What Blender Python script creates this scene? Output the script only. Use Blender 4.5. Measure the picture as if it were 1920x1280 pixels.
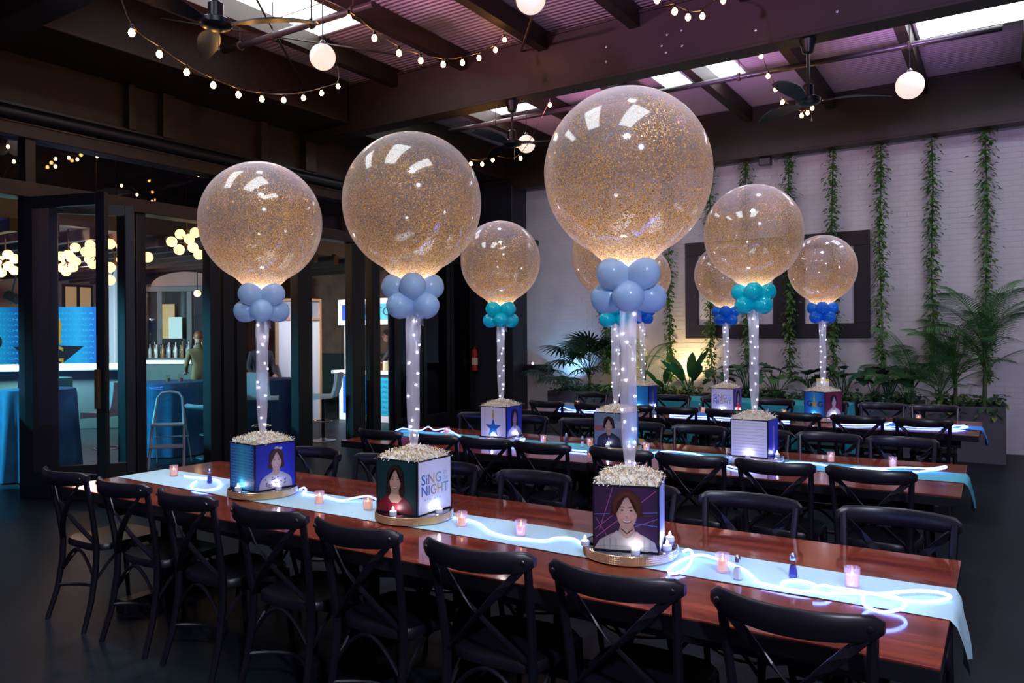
import bpy, bmesh, math, random
from mathutils import Vector, Matrix
R = random.Random(7)
for o in list(bpy.data.objects): bpy.data.objects.remove(o)
scene = bpy.context.scene
COL = scene.collection
PI = math.pi

# ------------------------------------------------------------------ camera
F, YAW, Y0, ROLL, H = 1425.0, math.radians(33.0), 631.0, -0.0068, 1.65
CY, SY = math.cos(YAW), math.sin(YAW)
CR, SR = math.cos(ROLL), math.sin(ROLL)
def ray(x, y):
    u, v = x-960.0, y-Y0
    u, v = CR*u+SR*v, -SR*u+CR*v
    return Vector((CY*u-SY*F, SY*u+CY*F, -v))/F
CAM = Vector((0, 0, H))
def atZ(x, y, z): d = ray(x, y); return CAM+d*((z-H)/d.z)
def atY(x, y, Y): d = ray(x, y); return CAM+d*(Y/d.y)
def atX(x, y, X): d = ray(x, y); return CAM+d*(X/d.x)
def atD(x, y, D): return CAM+ray(x, y)*D
cam = bpy.data.cameras.new('camera'); camo = bpy.data.objects.new('camera', cam); COL.objects.link(camo)
right = Vector((CY*CR, SY*CR, SR)); fwd = Vector((-SY, CY, 0)); up = right.cross(fwd)
camo.matrix_world = Matrix(((right.x, up.x, -fwd.x, 0), (right.y, up.y, -fwd.y, 0), (right.z, up.z, -fwd.z, H), (0, 0, 0, 1)))
cam.sensor_width = 36; cam.lens = 36*F/1920; cam.shift_y = (Y0-640)/1920; cam.clip_end = 200; cam.clip_start = 0.05
scene.camera = camo

# ------------------------------------------------------------------ world, exposure, large lights
w = bpy.data.worlds.new('world'); scene.world = w; w.use_nodes = True
w.node_tree.nodes['Background'].inputs[0].default_value = (0.20, 0.17, 0.40, 1)
w.node_tree.nodes['Background'].inputs[1].default_value = 0.16
vs = scene.view_settings
vs.view_transform = 'Standard'; vs.look = 'None'; vs.gamma = 1; vs.exposure = 0.22; vs.use_curve_mapping = False
scene.cycles.transparent_max_bounces = 24
scene.cycles.sample_clamp_indirect = 4.0
def lamp(name, kind, loc, color, energy, target=None, size=0.1, angle=60, blend=0.8):
    l = bpy.data.lights.new(name, kind); o = bpy.data.objects.new(name, l); COL.objects.link(o)
    o.location = loc; l.color = color; l.energy = energy
    if kind == 'AREA': l.shape = 'DISK'; l.size = size
    else: l.shadow_soft_size = size
    if kind == 'SPOT': l.spot_size = math.radians(angle); l.spot_blend = blend
    if target is not None:
        o.rotation_euler = (Vector(target)-Vector(loc)).to_track_quat('-Z', 'Y').to_euler()
    return o
# added fill lamps without fixtures, for the ceiling, tables, room and brick wall
for k, (x, c) in enumerate([(-6.3, (1.0, .42, .55)), (-4.9, (.95, .42, .75)), (-3.0, (.78, .42, 1.0)), (-0.9, (.72, .40, 1.0)), (1.2, (.66, .40, 1.0))]):
    # added spots at beam height, no fixtures there, tint and brighten the corrugated deck
    lamp('ceiling_fill', 'SPOT', (x, 3.62, 4.42), c, 400 if k else 220, (x+.3, 6.0, 5.75), 0.08, 75, 1)
    lamp('ceiling_fill', 'SPOT', (x, 8.02, 4.30), c, 280, (x, 10.2, 6.0), 0.08, 66, 1)
for k, (x, y) in enumerate([(-3.7, 2.9), (-1.1, 2.9), (-3.7, 5.4), (-1.1, 5.4), (-3.7, 8.4), (-1.1, 8.4)]):
    # added narrow spots above each table, brighten tops and runners, no fittings
    lamp('table_fill', 'SPOT', (x, y, 4.9), (0.74, 0.72, 1.0), 230, (x, y, 0.7), 0.12, 42, 0.9)
lamp('room_fill_soft', 'SPOT', (2.2, -1.0, 4.2), (0.74, 0.76, 1.0), 620, (-3.0, 6.5, 0.8), 0.12, 100, 1)  # added soft fill from behind the camera, no such lamp in the room
lamp('wall_fill', 'SPOT', (2.6, 6.5, 2.2), (0.80, 0.68, 1.0), 170, (-2.0, 12.3, 1.5), 0.2, 85, 1)  # added unseen spot, lilac fill on the brick wall
lamp('wall_fill_pink', 'SPOT', (-6.8, 7.4, 2.4), (0.95, 0.62, 0.92), 90, (-4.2, 12.3, 2.4), 0.2, 85, 1)  # added unseen spot, pink fill on the brick wall

# ------------------------------------------------------------------ helpers
class MB:
    def __init__(s): s.v = []; s.f = []; s.m = []; s.c = []
    def add(s, vs, fs, m=0, c=None):
        b = len(s.v); s.v += [tuple(p) for p in vs]
        for f in fs: s.f.append([b+i for i in f]); s.m.append(m); s.c.append(c)
        return s
    def box(s, x0, x1, y0, y1, z0, z1, m=0, c=None):
        return s.add([(x0,y0,z0),(x1,y0,z0),(x1,y1,z0),(x0,y1,z0),(x0,y0,z1),(x1,y0,z1),(x1,y1,z1),(x0,y1,z1)],
              [(3,2,1,0),(4,5,6,7),(0,1,5,4),(1,2,6,5),(2,3,7,6),(3,0,4,7)], m, c)
    def cbox(s, x0, x1, y0, y1, z0, z1, b=0.005, m=0):
        bm = bmesh.new(); bmesh.ops.create_cube(bm, size=1)
        for v in bm.verts: v.co = Vector((x0+(v.co.x+.5)*(x1-x0), y0+(v.co.y+.5)*(y1-y0), z0+(v.co.z+.5)*(z1-z0)))
        bmesh.ops.bevel(bm, geom=bm.edges[:], offset=b, segments=2, affect='EDGES', profile=0.5)
        bm.verts.index_update()
        s.add([v.co[:] for v in bm.verts], [[v.index for v in f.verts] for f in bm.faces], m); bm.free(); return s
    def tube(s, pts, r, n=8, cap=True, m=0, sx=1.0):
        pts = [Vector(p) for p in pts]; N = len(pts); rs = r if isinstance(r, (list, tuple)) else [r]*N
        T = []
        for i in range(N):
            t = pts[min(i+1, N-1)]-pts[max(i-1, 0)]; T.append(t.normalized() if t.length > 1e-9 else Vector((0, 0, 1)))
        u = T[0].orthogonal().normalized(); vs = []; fs = []
        for i in range(N):
            u = (u-T[i]*u.dot(T[i])); u = u.normalized() if u.length > 1e-6 else T[i].orthogonal().normalized()
            w_ = T[i].cross(u)
            for k in range(n):
                a = 2*PI*k/n; vs.append(pts[i]+(u*math.cos(a)*sx+w_*math.sin(a))*rs[i])
        for i in range(N-1):
            for k in range(n):
                a, b = i*n+k, i*n+(k+1) % n; fs.append((a, b, b+n, a+n))
        if cap: fs.append(tuple(range(n-1, -1, -1))); fs.append(tuple(range((N-1)*n, N*n)))
        return s.add(vs, fs, m)
    def bar(s, pts, w_, t, up=(0, 0, 1), m=0):        # rectangular section: width along up, thickness sideways
        pts = [Vector(p) for p in pts]; N = len(pts); up = Vector(up); vs = []; fs = []
        for i in range(N):
            T = (pts[min(i+1, N-1)]-pts[max(i-1, 0)]).normalized(); sd = T.cross(up).normalized(); uu = sd.cross(T)
            for a, b in ((1, 1), (-1, 1), (-1, -1), (1, -1)): vs.append(pts[i]+uu*(a*w_/2)+sd*(b*t/2))
        for i in range(N-1):
            for k in range(4): a, b = i*4+k, i*4+(k+1) % 4; fs.append((a, b, b+4, a+4))
        fs.append((3, 2, 1, 0)); fs.append(tuple(range((N-1)*4, N*4)))
        return s.add(vs, fs, m)
    def lathe(s, prof, n=24, c=(0, 0, 0), m=0):
        vs = []; fs = []; N = len(prof)
        for r, z in prof:
            for k in range(n): a = 2*PI*k/n; vs.append((c[0]+r*math.cos(a), c[1]+r*math.sin(a), c[2]+z))
        for i in range(N-1):
            for k in range(n): a, b = i*n+k, i*n+(k+1) % n; fs.append((a, b, b+n, a+n))
        if prof[0][0] > 1e-6: fs.append(tuple(range(n-1, -1, -1)))
        if prof[-1][0] > 1e-6: fs.append(tuple(range((N-1)*n, N*n)))
        return s.add(vs, fs, m)
    def sphere(s, c, r, n=16, sz=1.0, m=0):
        k = max(6, n//2); return s.lathe([(r*math.sin(PI*i/k)+1e-7*(i in (0, k)), -r*sz*math.cos(PI*i/k)) for i in range(k+1)], n, c, m)
    def build(s, name, mat, parent=None, smooth=False, loc=None, rz=0, ang=40):
        me = bpy.data.meshes.new(name); me.from_pydata(s.v, [], s.f)
        mats = mat if isinstance(mat, (list, tuple)) else [mat]
        for q in mats: me.materials.append(q)
        if len(mats) > 1: me.polygons.foreach_set('material_index', s.m)
        if any(c is not None for c in s.c):
            ca = me.color_attributes.new('Col', 'FLOAT_COLOR', 'CORNER'); li = 0
            for p, c in zip(me.polygons, s.c):
                for k in range(p.loop_total):
                    cc = c[k] if isinstance(c[0], (list, tuple)) else c
                    ca.data[p.loop_start+k].color = (cc[0], cc[1], cc[2], 1)
        me.update()
        if smooth:
            me.shade_smooth()
            if ang < 180: me.set_sharp_from_angle(angle=math.radians(ang))
        o = bpy.data.objects.new(name, me); COL.objects.link(o)
        if parent: o.parent = parent
        if loc is not None: o.location = loc
        o.rotation_euler.z = rz
        return o
def link(name, me, parent=None, loc=(0, 0, 0), rot=(0, 0, 0), sc=None):
    o = bpy.data.objects.new(name, me); COL.objects.link(o); o.parent = parent; o.location = loc; o.rotation_euler = rot
    if sc is not None: o.scale = (sc,)*3 if not isinstance(sc, tuple) else sc
    return o
def empty(name, loc=(0, 0, 0), rz=0):
    o = bpy.data.objects.new(name, None); COL.objects.link(o); o.location = loc; o.rotation_euler.z = rz
    o.empty_display_size = 0.1; return o
def tag(o, label, cat, group=None):
    o['label'] = label; o['category'] = cat
    if group: o['group'] = group
    return o
def struct(o): o['kind'] = 'structure'; return o
def stuff(o): o['kind'] = 'stuff'; return o
def dup(root, loc, rz=0.0):
    r = root.copy(); COL.objects.link(r); r.location = loc; r.rotation_euler.z = rz
    for ch in root.children:
        c = ch.copy(); COL.objects.link(c); c.parent = r
        for g in ch.children:
            d = g.copy(); COL.objects.link(d); d.parent = c
    return r
ORD = ['first', 'second', 'third', 'fourth', 'fifth', 'sixth', 'seventh', 'eighth', 'ninth', 'tenth']

# ------------------------------------------------------------------ materials
MT = {}
def mat(name, col, rough=0.5, metal=0.0, emit=None, es=0.0, coat=0.0, spec=0.5, noise=None, bump=None, trans=0.0, samp=True, stretch=None, alpha=None):
    if name in MT: return MT[name]
    m = bpy.data.materials.new(name); m.use_nodes = True; nt = m.node_tree; b = nt.nodes['Principled BSDF']
    b.inputs['Base Color'].default_value = (*col, 1); b.inputs['Roughness'].default_value = rough
    b.inputs['Metallic'].default_value = metal; b.inputs['Coat Weight'].default_value = coat; b.inputs['Coat Roughness'].default_value = 0.08
    b.inputs['Specular IOR Level'].default_value = spec; b.inputs['Transmission Weight'].default_value = trans
    if alpha is not None: b.inputs['Alpha'].default_value = alpha
    if emit: b.inputs['Emission Color'].default_value = (*emit, 1); b.inputs['Emission Strength'].default_value = es
    tc = None
    if noise or bump:
        tc = nt.nodes.new('ShaderNodeTexCoord'); mp = nt.nodes.new('ShaderNodeMapping'); nt.links.new(tc.outputs['Object'], mp.inputs[0])
        if stretch: mp.inputs['Scale'].default_value = stretch
    if noise:
        col2, sc, det = noise
        n = nt.nodes.new('ShaderNodeTexNoise'); n.inputs['Scale'].default_value = sc; n.inputs['Detail'].default_value = det
        nt.links.new(mp.outputs[0], n.inputs['Vector'])
        cr = nt.nodes.new('ShaderNodeValToRGB'); cr.color_ramp.elements[0].position = 0.35; cr.color_ramp.elements[1].position = 0.68
        cr.color_ramp.elements[0].color = (*col, 1); cr.color_ramp.elements[1].color = (*col2, 1)
        nt.links.new(n.outputs[0], cr.inputs[0]); nt.links.new(cr.outputs[0], b.inputs['Base Color'])
    if bump:
        sc, st = bump
        n2 = nt.nodes.new('ShaderNodeTexNoise'); n2.inputs['Scale'].default_value = sc; nt.links.new(mp.outputs[0], n2.inputs['Vector'])
        bp = nt.nodes.new('ShaderNodeBump'); bp.inputs['Strength'].default_value = st; bp.inputs['Distance'].default_value = 0.01
        nt.links.new(n2.outputs[0], bp.inputs['Height']); nt.links.new(bp.outputs[0], b.inputs['Normal'])
    if not samp: m.cycles.emission_sampling = 'NONE'
    MT[name] = m; return m
def glass(name, tint=(1, 1, 1), refl=0.12, rough=0.02, milky=0.0, mcol=(1, 1, 1)):
    if name in MT: return MT[name]
    m = bpy.data.materials.new(name); m.use_nodes = True; nt = m.node_tree; nt.nodes.clear()
    out = nt.nodes.new('ShaderNodeOutputMaterial'); t = nt.nodes.new('ShaderNodeBsdfTransparent'); t.inputs[0].default_value = (*tint, 1)
    g = nt.nodes.new('ShaderNodeBsdfGlossy'); g.inputs['Roughness'].default_value = rough
    lw0 = nt.nodes.new('ShaderNodeLayerWeight'); lw0.inputs[0].default_value = 0.5
    lw = nt.nodes.new('ShaderNodeMath'); lw.operation = 'POWER'; lw.inputs[1].default_value = 4.5; nt.links.new(lw0.outputs['Facing'], lw.inputs[0])
    mx = nt.nodes.new('ShaderNodeMixShader'); src = t
    if milky:
        d = nt.nodes.new('ShaderNodeBsdfTranslucent'); d.inputs[0].default_value = (*mcol, 1); d2 = nt.nodes.new('ShaderNodeBsdfDiffuse'); d2.inputs[0].default_value = (*mcol, 1)
        a = nt.nodes.new('ShaderNodeAddShader'); nt.links.new(d.outputs[0], a.inputs[0]); nt.links.new(d2.outputs[0], a.inputs[1])
        mm = nt.nodes.new('ShaderNodeMixShader'); mm.inputs[0].default_value = milky; nt.links.new(t.outputs[0], mm.inputs[1]); nt.links.new(a.outputs[0], mm.inputs[2]); src = mm
    mu = nt.nodes.new('ShaderNodeMath'); mu.operation = 'MULTIPLY_ADD'; mu.inputs[1].default_value = 0.7; mu.inputs[2].default_value = refl
    nt.links.new(lw.outputs[0], mu.inputs[0])
    nt.links.new(mu.outputs[0], mx.inputs[0]); nt.links.new(src.outputs[0], mx.inputs[1]); nt.links.new(g.outputs[0], mx.inputs[2])
    nt.links.new(mx.outputs[0], out.inputs[0]); MT[name] = m; return m
def print_mat():
    m = bpy.data.materials.new('printed_paper'); m.use_nodes = True; nt = m.node_tree; b = nt.nodes['Principled BSDF']
    a = nt.nodes.new('ShaderNodeVertexColor'); a.layer_name = 'Col'; nt.links.new(a.outputs[0], b.inputs['Base Color']); b.inputs['Roughness'].default_value = 0.45
    return m
PRINT = print_mat()
def glitter_mat():
    m = bpy.data.materials.new('clear_balloon_gold_glitter'); m.use_nodes = True; nt = m.node_tree; nt.nodes.clear(); N = nt.nodes.new; L = nt.links.new
    out = N('ShaderNodeOutputMaterial'); tc = N('ShaderNodeTexCoord')
    # glitter flakes: sparse cells of a fine voronoi, thicker where the glitter has settled and in drifts
    vo = N('ShaderNodeTexVoronoi'); vo.inputs['Scale'].default_value = 300; L(tc.outputs['Object'], vo.inputs['Vector'])
    sep = N('ShaderNodeSeparateColor'); L(vo.outputs['Color'], sep.inputs[0])
    n = N('ShaderNodeTexNoise'); n.inputs['Scale'].default_value = 4.5; n.inputs['Detail'].default_value = 3; L(tc.outputs['Object'], n.inputs['Vector'])
    sx = N('ShaderNodeSeparateXYZ'); L(tc.outputs['Object'], sx.inputs[0])
    mr = N('ShaderNodeMapRange'); mr.inputs[1].default_value = 0.26; mr.inputs[2].default_value = -0.22; mr.inputs[3].default_value = -0.20; mr.inputs[4].default_value = 0.24; L(sx.outputs['Z'], mr.inputs[0])
    ad = N('ShaderNodeMath'); ad.operation = 'ADD'; L(n.outputs[0], ad.inputs[0]); L(mr.outputs[0], ad.inputs[1])
    mr2 = N('ShaderNodeMapRange'); mr2.inputs[1].default_value = 0.25; mr2.inputs[2].default_value = 0.85; mr2.inputs[3].default_value = 0.02; mr2.inputs[4].default_value = 0.68; L(ad.outputs[0], mr2.inputs[0])
    lt = N('ShaderNodeMath'); lt.operation = 'LESS_THAN'; L(sep.outputs[0], lt.inputs[0]); L(mr2.outputs[0], lt.inputs[1])
    # flake tilt gives each its own sparkle
    gold = N('ShaderNodeBsdfPrincipled'); gold.inputs['Metallic'].default_value = 0.25; gold.inputs['Roughness'].default_value = 0.35
    cr = N('ShaderNodeValToRGB'); e = cr.color_ramp.elements; e[0].color = (0.26, 0.12, 0.02, 1); e[1].color = (1.0, 0.80, 0.40, 1); e2 = cr.color_ramp.elements.new(0.6); e2.color = (1.0, 0.48, 0.07, 1)
    L(sep.outputs[1], cr.inputs[0]); L(cr.outputs[0], gold.inputs['Base Color'])
    ge = N('ShaderNodeNewGeometry'); va = N('ShaderNodeVectorMath'); va.operation = 'MULTIPLY_ADD'; va.inputs[1].default_value = (1.3, 1.3, 1.3); va.inputs[2].default_value = (-.65, -.65, -.65); L(vo.outputs['Color'], va.inputs[0])
    vb = N('ShaderNodeVectorMath'); vb.operation = 'ADD'; L(ge.outputs['Normal'], vb.inputs[0]); L(va.outputs[0], vb.inputs[1])
    vn = N('ShaderNodeVectorMath'); vn.operation = 'NORMALIZE'; L(vb.outputs[0], vn.inputs[0]); L(vn.outputs[0], gold.inputs['Normal'])
    gt = N('ShaderNodeBsdfTranslucent'); L(cr.outputs[0], gt.inputs[0])
    gm = N('ShaderNodeMixShader'); gm.inputs[0].default_value = 0.4; L(gold.outputs[0], gm.inputs[1]); L(gt.outputs[0], gm.inputs[2])
    # skin: clear film, milky toward grazing angles
    tr = N('ShaderNodeBsdfTransparent'); tr.inputs[0].default_value = (0.97, 0.93, 0.92, 1)
    di = N('ShaderNodeBsdfDiffuse'); di.inputs[0].default_value = (0.98, 0.88, 0.86, 1); tl = N('ShaderNodeBsdfTranslucent'); tl.inputs[0].default_value = (0.98, 0.88, 0.86, 1)
    mk = N('ShaderNodeMixShader'); mk.inputs[0].default_value = 0.5; L(di.outputs[0], mk.inputs[1]); L(tl.outputs[0], mk.inputs[2])
    lw = N('ShaderNodeLayerWeight'); lw.inputs[0].default_value = 0.5
    mf = N('ShaderNodeMapRange'); mf.inputs[3].default_value = 0.16; mf.inputs[4].default_value = 0.80
    pw = N('ShaderNodeMath'); pw.operation = 'POWER'; pw.inputs[1].default_value = 3.0; L(lw.outputs['Facing'], pw.inputs[0]); L(pw.outputs[0], mf.inputs[0])
    sk = N('ShaderNodeMixShader'); L(mf.outputs[0], sk.inputs[0]); L(tr.outputs[0], sk.inputs[1]); L(mk.outputs[0], sk.inputs[2])
    m1 = N('ShaderNodeMixShader'); L(lt.outputs[0], m1.inputs[0]); L(sk.outputs[0], m1.inputs[1]); L(gm.outputs[0], m1.inputs[2])
    gl = N('ShaderNodeBsdfGlossy'); gl.inputs['Roughness'].default_value = 0.07
    fr = N('ShaderNodeMath'); fr.operation = 'POWER'; fr.inputs[1].default_value = 5.0; L(lw.outputs['Facing'], fr.inputs[0])
    fa = N('ShaderNodeMath'); fa.operation = 'MULTIPLY_ADD'; fa.inputs[1].default_value = 0.45; fa.inputs[2].default_value = 0.11; L(fr.outputs[0], fa.inputs[0])
    m2 = N('ShaderNodeMixShader'); L(fa.outputs[0], m2.inputs[0]); L(m1.outputs[0], m2.inputs[1]); L(gl.outputs[0], m2.inputs[2]); L(m2.outputs[0], out.inputs[0])
    return m
GLIT = glitter_mat()
BLK = mat('black_lacquered_wood', (0.012, 0.011, 0.016), 0.32, spec=0.5)
CHAIR = mat('chair_black_paint', (0.008, 0.007, 0.012), 0.34, noise=((0.012, 0.010, 0.018), 9, 2))
STEEL = mat('dark_painted_steel', (0.022, 0.012, 0.007), 0.55, noise=((0.030, 0.016, 0.009), 3, 3))
FRAME = mat('black_window_frame', (0.006, 0.006, 0.009), 0.45)
BROWN = mat('dark_brown_wood_trim', (0.040, 0.016, 0.010), 0.5, noise=((0.026, 0.011, 0.008), 4, 3))
TABLE = mat('red_brown_table_wood', (0.15, 0.022, 0.014), 0.13, noise=((0.37, 0.072, 0.034), 3.2, 6), stretch=(0.6, 5, 1), coat=0.5, spec=0.5)
CEIL = mat('corrugated_ceiling', (0.40, 0.32, 0.36), 0.55)
FLOOR = mat('black_floor', (0.008, 0.012, 0.018), 0.42, noise=((0.014, 0.019, 0.027), 1.8, 4), bump=(30, 0.08), spec=0.16)
WARM = mat('warm_bulb_glow', (1, 0.8, 0.5), 0.3, emit=(1.0, 0.46, 0.11), es=55)
FAIRY = mat('fairy_light_glow', (1, 1, 1), 0.3, emit=(0.86, 0.88, 1.0), es=14, samp=False)
NEON = mat('blue_neon_rope', (0.8, 0.9, 1), 0.3, emit=(0.085, 0.17, 1.0), es=12)
CLEAR = glass('clear_glass', (0.97, 0.97, 1.0), 0.04)
CELLO = glass('clear_cellophane', (0.95, 0.95, 1.0), 0.015, 0.4, 0.15, (0.92, 0.88, 1.0))
WHITE = mat('white_paint', (0.78, 0.78, 0.80), 0.45)
GOLD = mat('gold_rhinestones', (0.86, 0.66, 0.42), 0.16, metal=0.75)
SILV = mat('brushed_metal', (0.55, 0.55, 0.58), 0.3, metal=0.9)
WIRE = mat('black_cable', (0.01, 0.01, 0.01), 0.6)

# ------------------------------------------------------------------ the room
XL, YW, ZC = -8.6, 12.39, 5.22
floor = struct(MB().box(-23, 4, -3, 17, -0.12, 0).build('floor', FLOOR))
# back wall of white-painted brick, a mortar face with brick courses standing proud
MORT = mat('painted_mortar', (0.62, 0.60, 0.62), 0.7, noise=((0.54, 0.52, 0.55), 3, 3))
BRICK = mat('white_painted_brick', (0.66, 0.64, 0.66), 0.6, noise=((0.56, 0.54, 0.57), 2.2, 4), bump=(60, 0.15))
wall = struct(MB().box(-8.9, 2.6, YW, YW+0.25, 0, 5.3).build('wall_back', MORT))
bw, bh, g = 0.205, 0.068, 0.008
bmesh_ = MB().box(0, bw, -0.005, 0.004, 0, bh); rest = MB(); cand = []
row = 0; z = 0.01
while z < 4.5:
    x = -7.68 + (0 if row % 2 else -(bw+g)/2)
    while x < 1.6:
        xa, xb = max(x, -7.68), x+bw
        full = xa == x
        infr = -1.65 < xa < 0.15 and 1.2 < z < 4.3 and not (xa < -1.66+0.05)
        if full and infr and xa > -1.45 and len(cand) < 300 and z > 1.6: cand.append((xa, z))
        else: rest.box(xa, xb, YW-0.005+R.uniform(-.0015, .0015), YW+0.004, z, z+bh)
        x += bw+g
    z += bh+g; row += 1
stuff(rest.build('brickwork', BRICK, wall))
me0 = None
for (xa, z) in cand:
    if me0 is None: o = bmesh_.build('brick', BRICK, wall, loc=(xa, YW, z)); me0 = o.data
    else: link('brick', me0, wall, (xa, YW+R.uniform(-.0015, .0015), z))
# beams across the room
def ibeam(name, y, z0, z1, wd, x0, x1):
    m = MB(); m.cbox(x0, x1, y-wd/2, y+wd/2, z0, z0+0.035, 0.004).cbox(x0, x1, y-wd/2, y+wd/2, z1-0.035, z1, 0.004).box(x0, x1, y-wd/2+0.02, y+wd/2-0.02, z0+0.035, z1-0.035)
    o = struct(m.build(name, STEEL)); return o
for i, y in enumerate((3.35, 7.75, 12.12)):
    b = ibeam('trim_%d' % (i+1), y, 4.5 if i < 2 else 4.42, 5.16 if i < 2 else 5.2, 0.26, XL, 3.2)
    bm_ = MB()
    if i == 1:
        bolt = MB().lathe([(0.0001, -0.012), (0.014, -0.010), (0.016, 0)], 8); bo = None
        for (px, py) in [(1137, 88), (1137, 116), (1278, 57), (1251, 65), (1241, 86), (1279, 86), (1249, 99), (1417, 57), (1570, 22)]:
            p = atY(px, py, y-0.112)
            if bo is None:
                bo = bolt.build('bolt', SILV, b, loc=p); bo.rotation_euler = (PI/2*-1, 0, 0)
            else: link('bolt', bo.data, b, p, (-PI/2, 0, 0))
# corrugated deck between rafters, with skylights
ceil = struct(MB().box(-9, 3.4, -1, YW+.2, ZC+0.06, ZC+0.14).build('ceiling', CEIL))
RX = [-7.95, -6.80, -5.65, -4.50, -3.35, -2.15, -0.95, 0.25, 1.4, 2.5]
SKY = [(-6.93, -5.99, 4.3, 6.25), (-7.12, -6.05, 9.0, 10.1), (-4.05, -3.66, 9.0, 10.4), (-3.52, -2.92, 9.0, 10.4), (-0.84, 0.9, 9.0, 10.35), (-5.55, -4.6, 0.4, 2.6), (-3.25, -2.25, 0.4, 2.6), (-0.85, 0.15, 0.4, 2.6)]
per = 0.072
def corr(x0, x1, y0, y1):
    m = MB(); n = max(2, int(round((y1-y0)/per*4))); pv = []
    for i in range(n+1):
        y = y0+(y1-y0)*i/n; zz = ZC+0.012*math.sin(2*PI*(y/per)); pv += [(x0, y, zz), (x1, y, zz)]
    m.add(pv, [(2*i, 2*i+1, 2*i+3, 2*i+2) for i in range(n)]); return m
for (ya, yb) in ((-0.9, 3.35), (3.35, 7.75), (7.75, 12.3)):
    for i in range(len(RX)-1):
        xa, xb = RX[i], RX[i+1]; cuts = [s for s in SKY if s[0] < xb-.05 and s[1] > xa+.05 and s[2] >= ya-.01 and s[3] <= yb]
        if not cuts: corr(xa, xb, ya, yb).build('corrugated_panel', CEIL, ceil, smooth=True, ang=180)
        else:
            s = cuts[0]; a0, a1 = max(xa, min(c[0] for c in cuts)), min(xb, max(c[1] for c in cuts))
            corr(xa, xb, ya, s[2]).build('corrugated_panel', CEIL, ceil, smooth=True, ang=180)
            corr(xa, xb, s[3], yb).build('corrugated_panel', CEIL, ceil, smooth=True, ang=180)
            if a0 > xa+.02: corr(xa, a0, s[2], s[3]).build('corrugated_panel', CEIL, ceil, smooth=True, ang=180)
            if a1 < xb-.02: corr(a1, xb, s[2], s[3]).build('corrugated_panel', CEIL, ceil, smooth=True, ang=180)
        
SKYM = mat('daylit_skylight', (0.9, 0.95, 1), 0.4, emit=(0.86, 0.95, 1.0), es=6.0)
for i, (x0, x1, y0, y1) in enumerate(SKY):
    e = struct(empty('window_%d' % (i+1), ((x0+x1)/2, (y0+y1)/2, ZC))); 
    hx, hy = (x1-x0)/2, (y1-y0)/2; m = MB()
    m.box(-hx-.03, -hx, -hy-.03, hy+.03, -.03, .05).box(hx, hx+.03, -hy-.03, hy+.03, -.03, .05).box(-hx, hx, -hy-.03, -hy, -.03, .05).box(-hx, hx, hy, hy+.03, -.03, .05)
    m.build('skylight_frame', WHITE, e)
    MB().box(-hx, hx, -hy, hy, .035, .045).build('skylight_pane', SKYM, e)
    MB().box(-hx, hx, hy*.45, hy*.45+.018, .012, .034).build('glazing_bar', mat('pale_glazing_bar', (0.6, 0.66, 0.7), .5), e)
tn = 4
for x in RX[:-1]:
    struct(MB().cbox(x-.06, x+.06, -0.9, 12.0, 4.98, 5.2, .004).build('trim_%d' % tn, STEEL)); tn += 1
struct(MB().cbox(-6.8, -1.0, 4.02, 4.12, 4.99, 5.10, .004).build('trim_%d' % tn, STEEL)); tn += 1
# sprinkler pipes
def pipe(name, a, b, z, r, label):
    a = atZ(*a, z); b = atZ(*b, z); n = 14; pts = []
    for i in range(n+1):
        t = i/n; p = a.lerp(b, t); pts.append(p)
    e = empty(name, a); tag(e, label, 'pipe')
    MB().tube([p-a for p in pts], r, 10).build('pipe', mat('galvanised_pipe', (0.035, 0.03, 0.03), .38, metal=.3), e, smooth=True)
    for t in (0.12, 0.36, 0.62, 0.88):
        p = a.lerp(b, t)-a
        MB().lathe([(r*1.05, -.02), (r*1.5, -.015), (r*1.5, .015), (r*1.05, .02)], 10).build('coupling', STEEL, e, loc=p).rotation_euler = (0, PI/2, 0)
        MB().tube([p, p+Vector((0, 0, ZC-z))], .008, 6).build('hanger', STEEL, e)
pipe('sprinkler_pipe', (842, 246), (1880, 52), 4.86, .034, 'long sprinkler pipe crossing below the three skylights near the brick wall')
pipe('sprinkler_pipe', (420, 96), (700, 8), 4.86, .034, 'short sprinkler pipe below the skylight behind the folded-blade ceiling fan')
for k, (a, b, d0, d1, lab) in enumerate([((700, 92), (300, 35), 7.9, 8.3, 'thin tie rod spanning behind the ceiling fan nearest the doors'), ((487, 0), (566, 148), 6.2, 9.0, 'slanting tie rod crossing the skylight behind the ceiling fan'), ((998, 30), (977, 96), 7.6, 9.0, 'short slanting rod from the beam to the rafters')]):
    p, q = (atZ(745, 103, 4.972), atZ(300, 35, 4.972)) if k == 0 else ((Vector((-5.95, 4.68, 4.948)), Vector((-7.64, 6.81, 4.948))) if k == 1 else (atD(*a, d0), atD(*b, d1)))
    tag(MB().tube([Vector((0, 0, 0)), q-p], .012, 6).build('tie_rod', STEEL, loc=p), lab, 'rod')

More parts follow.
